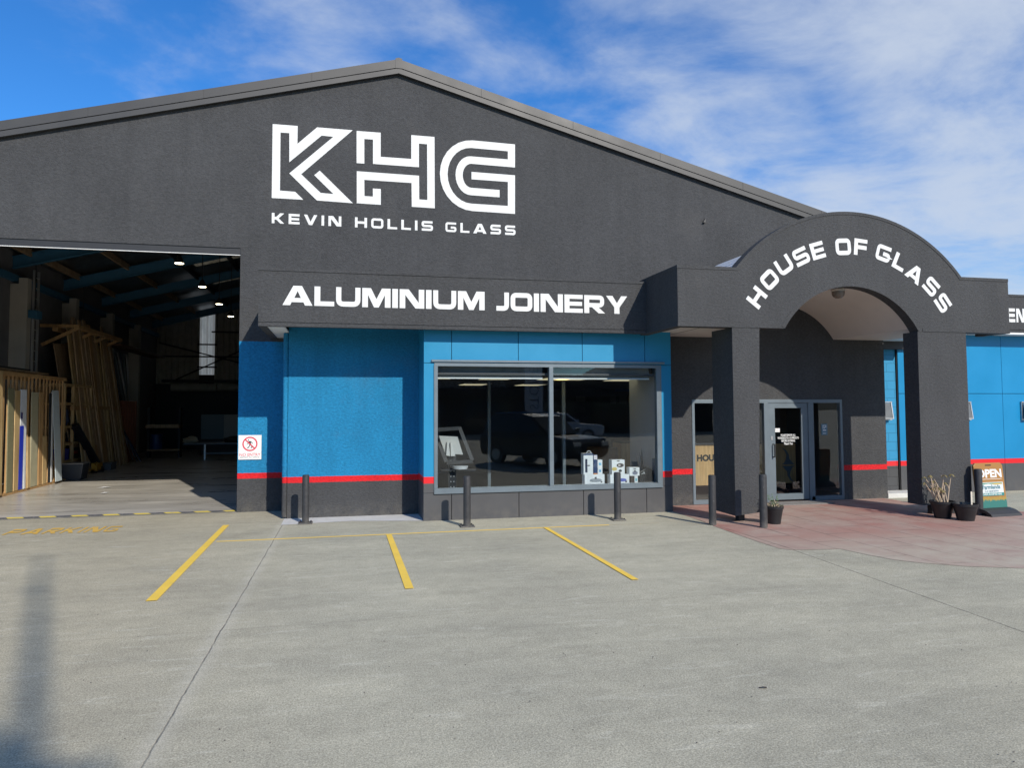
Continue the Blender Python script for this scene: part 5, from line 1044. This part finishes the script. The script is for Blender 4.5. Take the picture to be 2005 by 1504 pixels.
# ------------------------------------------------------------------ across the forecourt (seen in the glass, and casting the soft shadows)
carp = pm('black_car_paint', (.045, .048, .052), .2, .1, 3, .55, spec=.8); tint = pm('dark_car_glass', (.015, .018, .02), .05, .1, 3); chrome = plain('chrome', (.6, .6, .6), .2, 1.0)
def vehicle(name, label, cat, loc, rz, paint, ute=False):
    t_ = thing(name, label, cat, (0, 0, 0))
    # side profile along +x (front), body width along y
    low = [(-2.25, .32), (2.15, .32), (2.32, .5), (2.34, .78), (2.2, .98), (1.05, 1.08), (-2.28, 1.08), (-2.34, .7)]
    top = [(-2.2, 1.085), (1.0, 1.085), (.25, 1.72), (-.3, 1.80), (-1.8, 1.78), (-2.12, 1.5)] if not ute else [(-.9, 1.085), (1.0, 1.085), (.25, 1.7), (-.5, 1.76), (-.85, 1.7)]
    MB().prism(low, -.9, .9).build('body', paint, t_, bevel=.09)
    cb_ = MB(); n_ = len(top); cb_.add([(a_, -.86+.12*(b_-1.08)/.7, b_) for a_, b_ in top]+[(a_, .86-.12*(b_-1.08)/.7, b_) for a_, b_ in top], [tuple(range(n_)), tuple(range(2*n_-1, n_-1, -1))]+[(i, (i+1) % n_, (i+1) % n_+n_, i+n_) for i in range(n_)]); cb_.build('cabin', paint, t_, bevel=.05)
    for s_ in (-1, 1):
        wn_ = [(-2.0, 1.16), (.75, 1.16), (.15, 1.62), (-1.85, 1.64)] if not ute else [(-.8, 1.16), (.75, 1.16), (.15, 1.6), (-.7, 1.62)]
        MB().add([(a_, s_*(.872-.12*(b_-1.08)/.7), b_) for a_, b_ in wn_]+[(a_, s_*(.85-.12*(b_-1.08)/.7), b_) for a_, b_ in wn_], [(0, 1, 2, 3), (7, 6, 5, 4), (0, 4, 5, 1), (1, 5, 6, 2), (2, 6, 7, 3), (3, 7, 4, 0)]).build('side_window', tint, t_)
        MB().box(2.2, 2.345, s_*.66-.16, s_*.66+.16, .74, .88).build('headlight', M['white'], t_)
        MB().obox((.85, s_*.9, 1.2), (.85, s_*1.05, 1.22), .1, .16, (1, 0, 0)).build('wing_mirror', paint, t_)
    MB().add([(.99, -.76, 1.12), (.99, .76, 1.12), (.30, .68, 1.70), (.30, -.68, 1.70), (1.02, -.76, 1.13), (1.02, .76, 1.13), (.33, .68, 1.71), (.33, -.68, 1.71)], [(0, 1, 2, 3), (4, 7, 6, 5), (0, 4, 5, 1), (1, 5, 6, 2), (2, 6, 7, 3), (3, 7, 4, 0)]).build('windscreen', tint, t_)
    for wx_ in (-1.4, 1.42):
        for s_ in (-1, 1):
            w_ = MB().tube([(wx_, s_*.70, .36), (wx_, s_*.92, .36)], .36, 26).build('wheel', M['pot'], t_, True); MB().tube([(wx_, s_*.921, .36), (wx_, s_*.932, .36)], .22, 16).build('rim', M['alu_lite'], w_)
    if not ute: 
        rl = MB()
        for s_ in (-1, 1): rl.tube([(-1.7, s_*.66, 1.84), (.1, s_*.66, 1.84)], .02, 6)
        rl.build('roof_rail', chrome, t_)
    else: MB().box(-2.25, -.9, -.85, .85, 1.08, 1.22).build('tray', paint, t_)
    MB().box(2.33, 2.36, -.45, .45, .62, .86).build('grille', M['shadowgap'], t_)
    t_.location = loc; t_.rotation_euler = (0, 0, rz); return t_
vehicle('parked_suv', 'black parked car mirrored in the bay window glass', 'car', (6.9, 1.3, 0), radians(60), carp)
vehicle('parked_pickup', 'white parked pickup mirrored behind the black car in the window', 'pickup', (12.9, -16.0, 0), radians(8), plain('white_car_paint', (.55, .60, .66), .25), True)
bk = thing('bakery_building', 'long dark shop across the street mirrored in the window glass', 'building', (8, -28, 0)); cl_ = pm('dark_cladding', (.02, .022, .026), .7, .2, 2)
MB().box(-20, 30, -36, -28, 0, 4.6).build('wall', cl_, bk); MB().box(-20.3, 15.5, -36.3, -27.7, 4.6, 5.3).build('roof', pm('slate_roof', (.03, .033, .038), .6, .2, 2), bk)
MB().box(-20, 30, -27.99, -27.5, 2.9, 3.1).build('awning', M['dark'], bk)
for k in range(9): MB().box(-16+k*5, -12.5+k*5, -27.999, -27.9, .5, 2.5).build('window', tint, bk)
text_mesh('lettering', 'ARTISAN BAKERY', .8, plain('sign_dull_white', (.35, .35, .34)), bk, Matrix.Translation((9, -27.98, 3.75)) @ Matrix.Rotation(pi, 4, 'Z') @ FACE)
fl = thing('feather_flag', 'tall white feather flag with dark lettering mirrored in the window', 'flag', (8.9, -5.6, 0)); MB().tube([(8.9, -5.6, 0.001), (8.9, -5.6, 3.9), (8.75, -5.6, 4.4), (8.3, -5.6, 4.6)], .025, 8).build('pole', M['dark'], fl)
MB().prism([(8.87, 1.6), (8.87, 4.0), (8.72, 4.37), (8.3, 4.56), (8.05, 4.3), (8.02, 1.9)], -5.61, -5.6).build('cloth', plain('flag_cloth', (.45, .52, .60)), fl)
text_mesh('lettering', 'STONE', .62, plain('flag_ink', (.05, .08, .16)), fl, Matrix.Translation((8.45, -5.598, 2.9)) @ Matrix.Rotation(pi, 4, 'Z') @ FACE @ Matrix.Rotation(radians(90), 4, 'Z'))
hl_ = MB(); N = 60; rnd = random.Random(2); prev = None
def ridge(k): x = -900+k*30; return x, 30+26*sin(k*.31+1.0)+14*sin(k*.83)+6*sin(k*2.1)
for k in range(N):
    x, h = ridge(k); x2, h2 = ridge(k+1); hl_.add([(x, -520, 0), (x2, -520, 0), (x2, -640, h2), (x, -640, h), (x2, -860, h2*.6), (x, -860, h*.6)], [(0, 1, 2, 3), (3, 2, 4, 5)])
struct(hl_.build('hills', pm('bush_hill', (.035, .05, .03), .9, .4, .05)))
# lamp post and tree behind the viewer: their shadows fall on the forecourt at lower left
lpx, lpy = 5.35, -16.0
lp = thing('lamp_post', 'tall grey street lamp post standing behind the viewer', 'lamp post', (lpx, lpy, 0)); MB().tube([(lpx, lpy, 0.001), (lpx, lpy, 9), (lpx, lpy, 15.5), (lpx, lpy, 18.3)], [.12, .10, .07, .03], 16).build('pole', M['alu'], lp, True); MB().box(lpx-.05, lpx+.05, lpy-.25, lpy-.06, 16.9, 17.0).build('lamp_head', M['dark'], lp)
trx, try_ = 2.95, -13.05
tree = thing('street_tree', 'broad leafy street tree standing behind the viewer', 'tree', (trx, try_, 0)); tk = MB().tube([(trx, try_, 0.001), (trx+.1, try_, 3), (trx, try_, 6.5)], [.28, .22, .12], 12)
cr = MB(); rnd = random.Random(21)
for i in range(9):
    a_ = rnd.uniform(0, 2*pi); tk.tube([(trx, try_, 3.5+.3*i), (trx+1.4*cos(a_), try_+1.2*sin(a_), 5.5+.45*i)], [.1, .03], 7)
for i in range(5200):
    while True:
        v = Vector((rnd.uniform(-1, 1), rnd.uniform(-1, 1), rnd.uniform(-1, 1)))
        if v.length < 1 and v.length > rnd.random()*.7: break
    q = Vector((trx, try_, 9.0))+Vector((v.x*2.5, v.y*2.3, v.z*3.1)); a_ = Vector((rnd.gauss(0, 1), rnd.gauss(0, 1), rnd.gauss(0, 1))).normalized()*.13; b_ = a_.cross(Vector((rnd.gauss(0, 1), rnd.gauss(0, 1), 1))).normalized()*.09
    cr.add([q-a_, q+b_, q+a_, q-b_], [(0, 1, 2, 3)])
tk.build('trunk', pm('grey_bark', (.12, .10, .08), .9, .3, 8), tree, True); cr.build('crown', pm('tree_leaf', (.06, .10, .035), .6, .35, 3), tree)
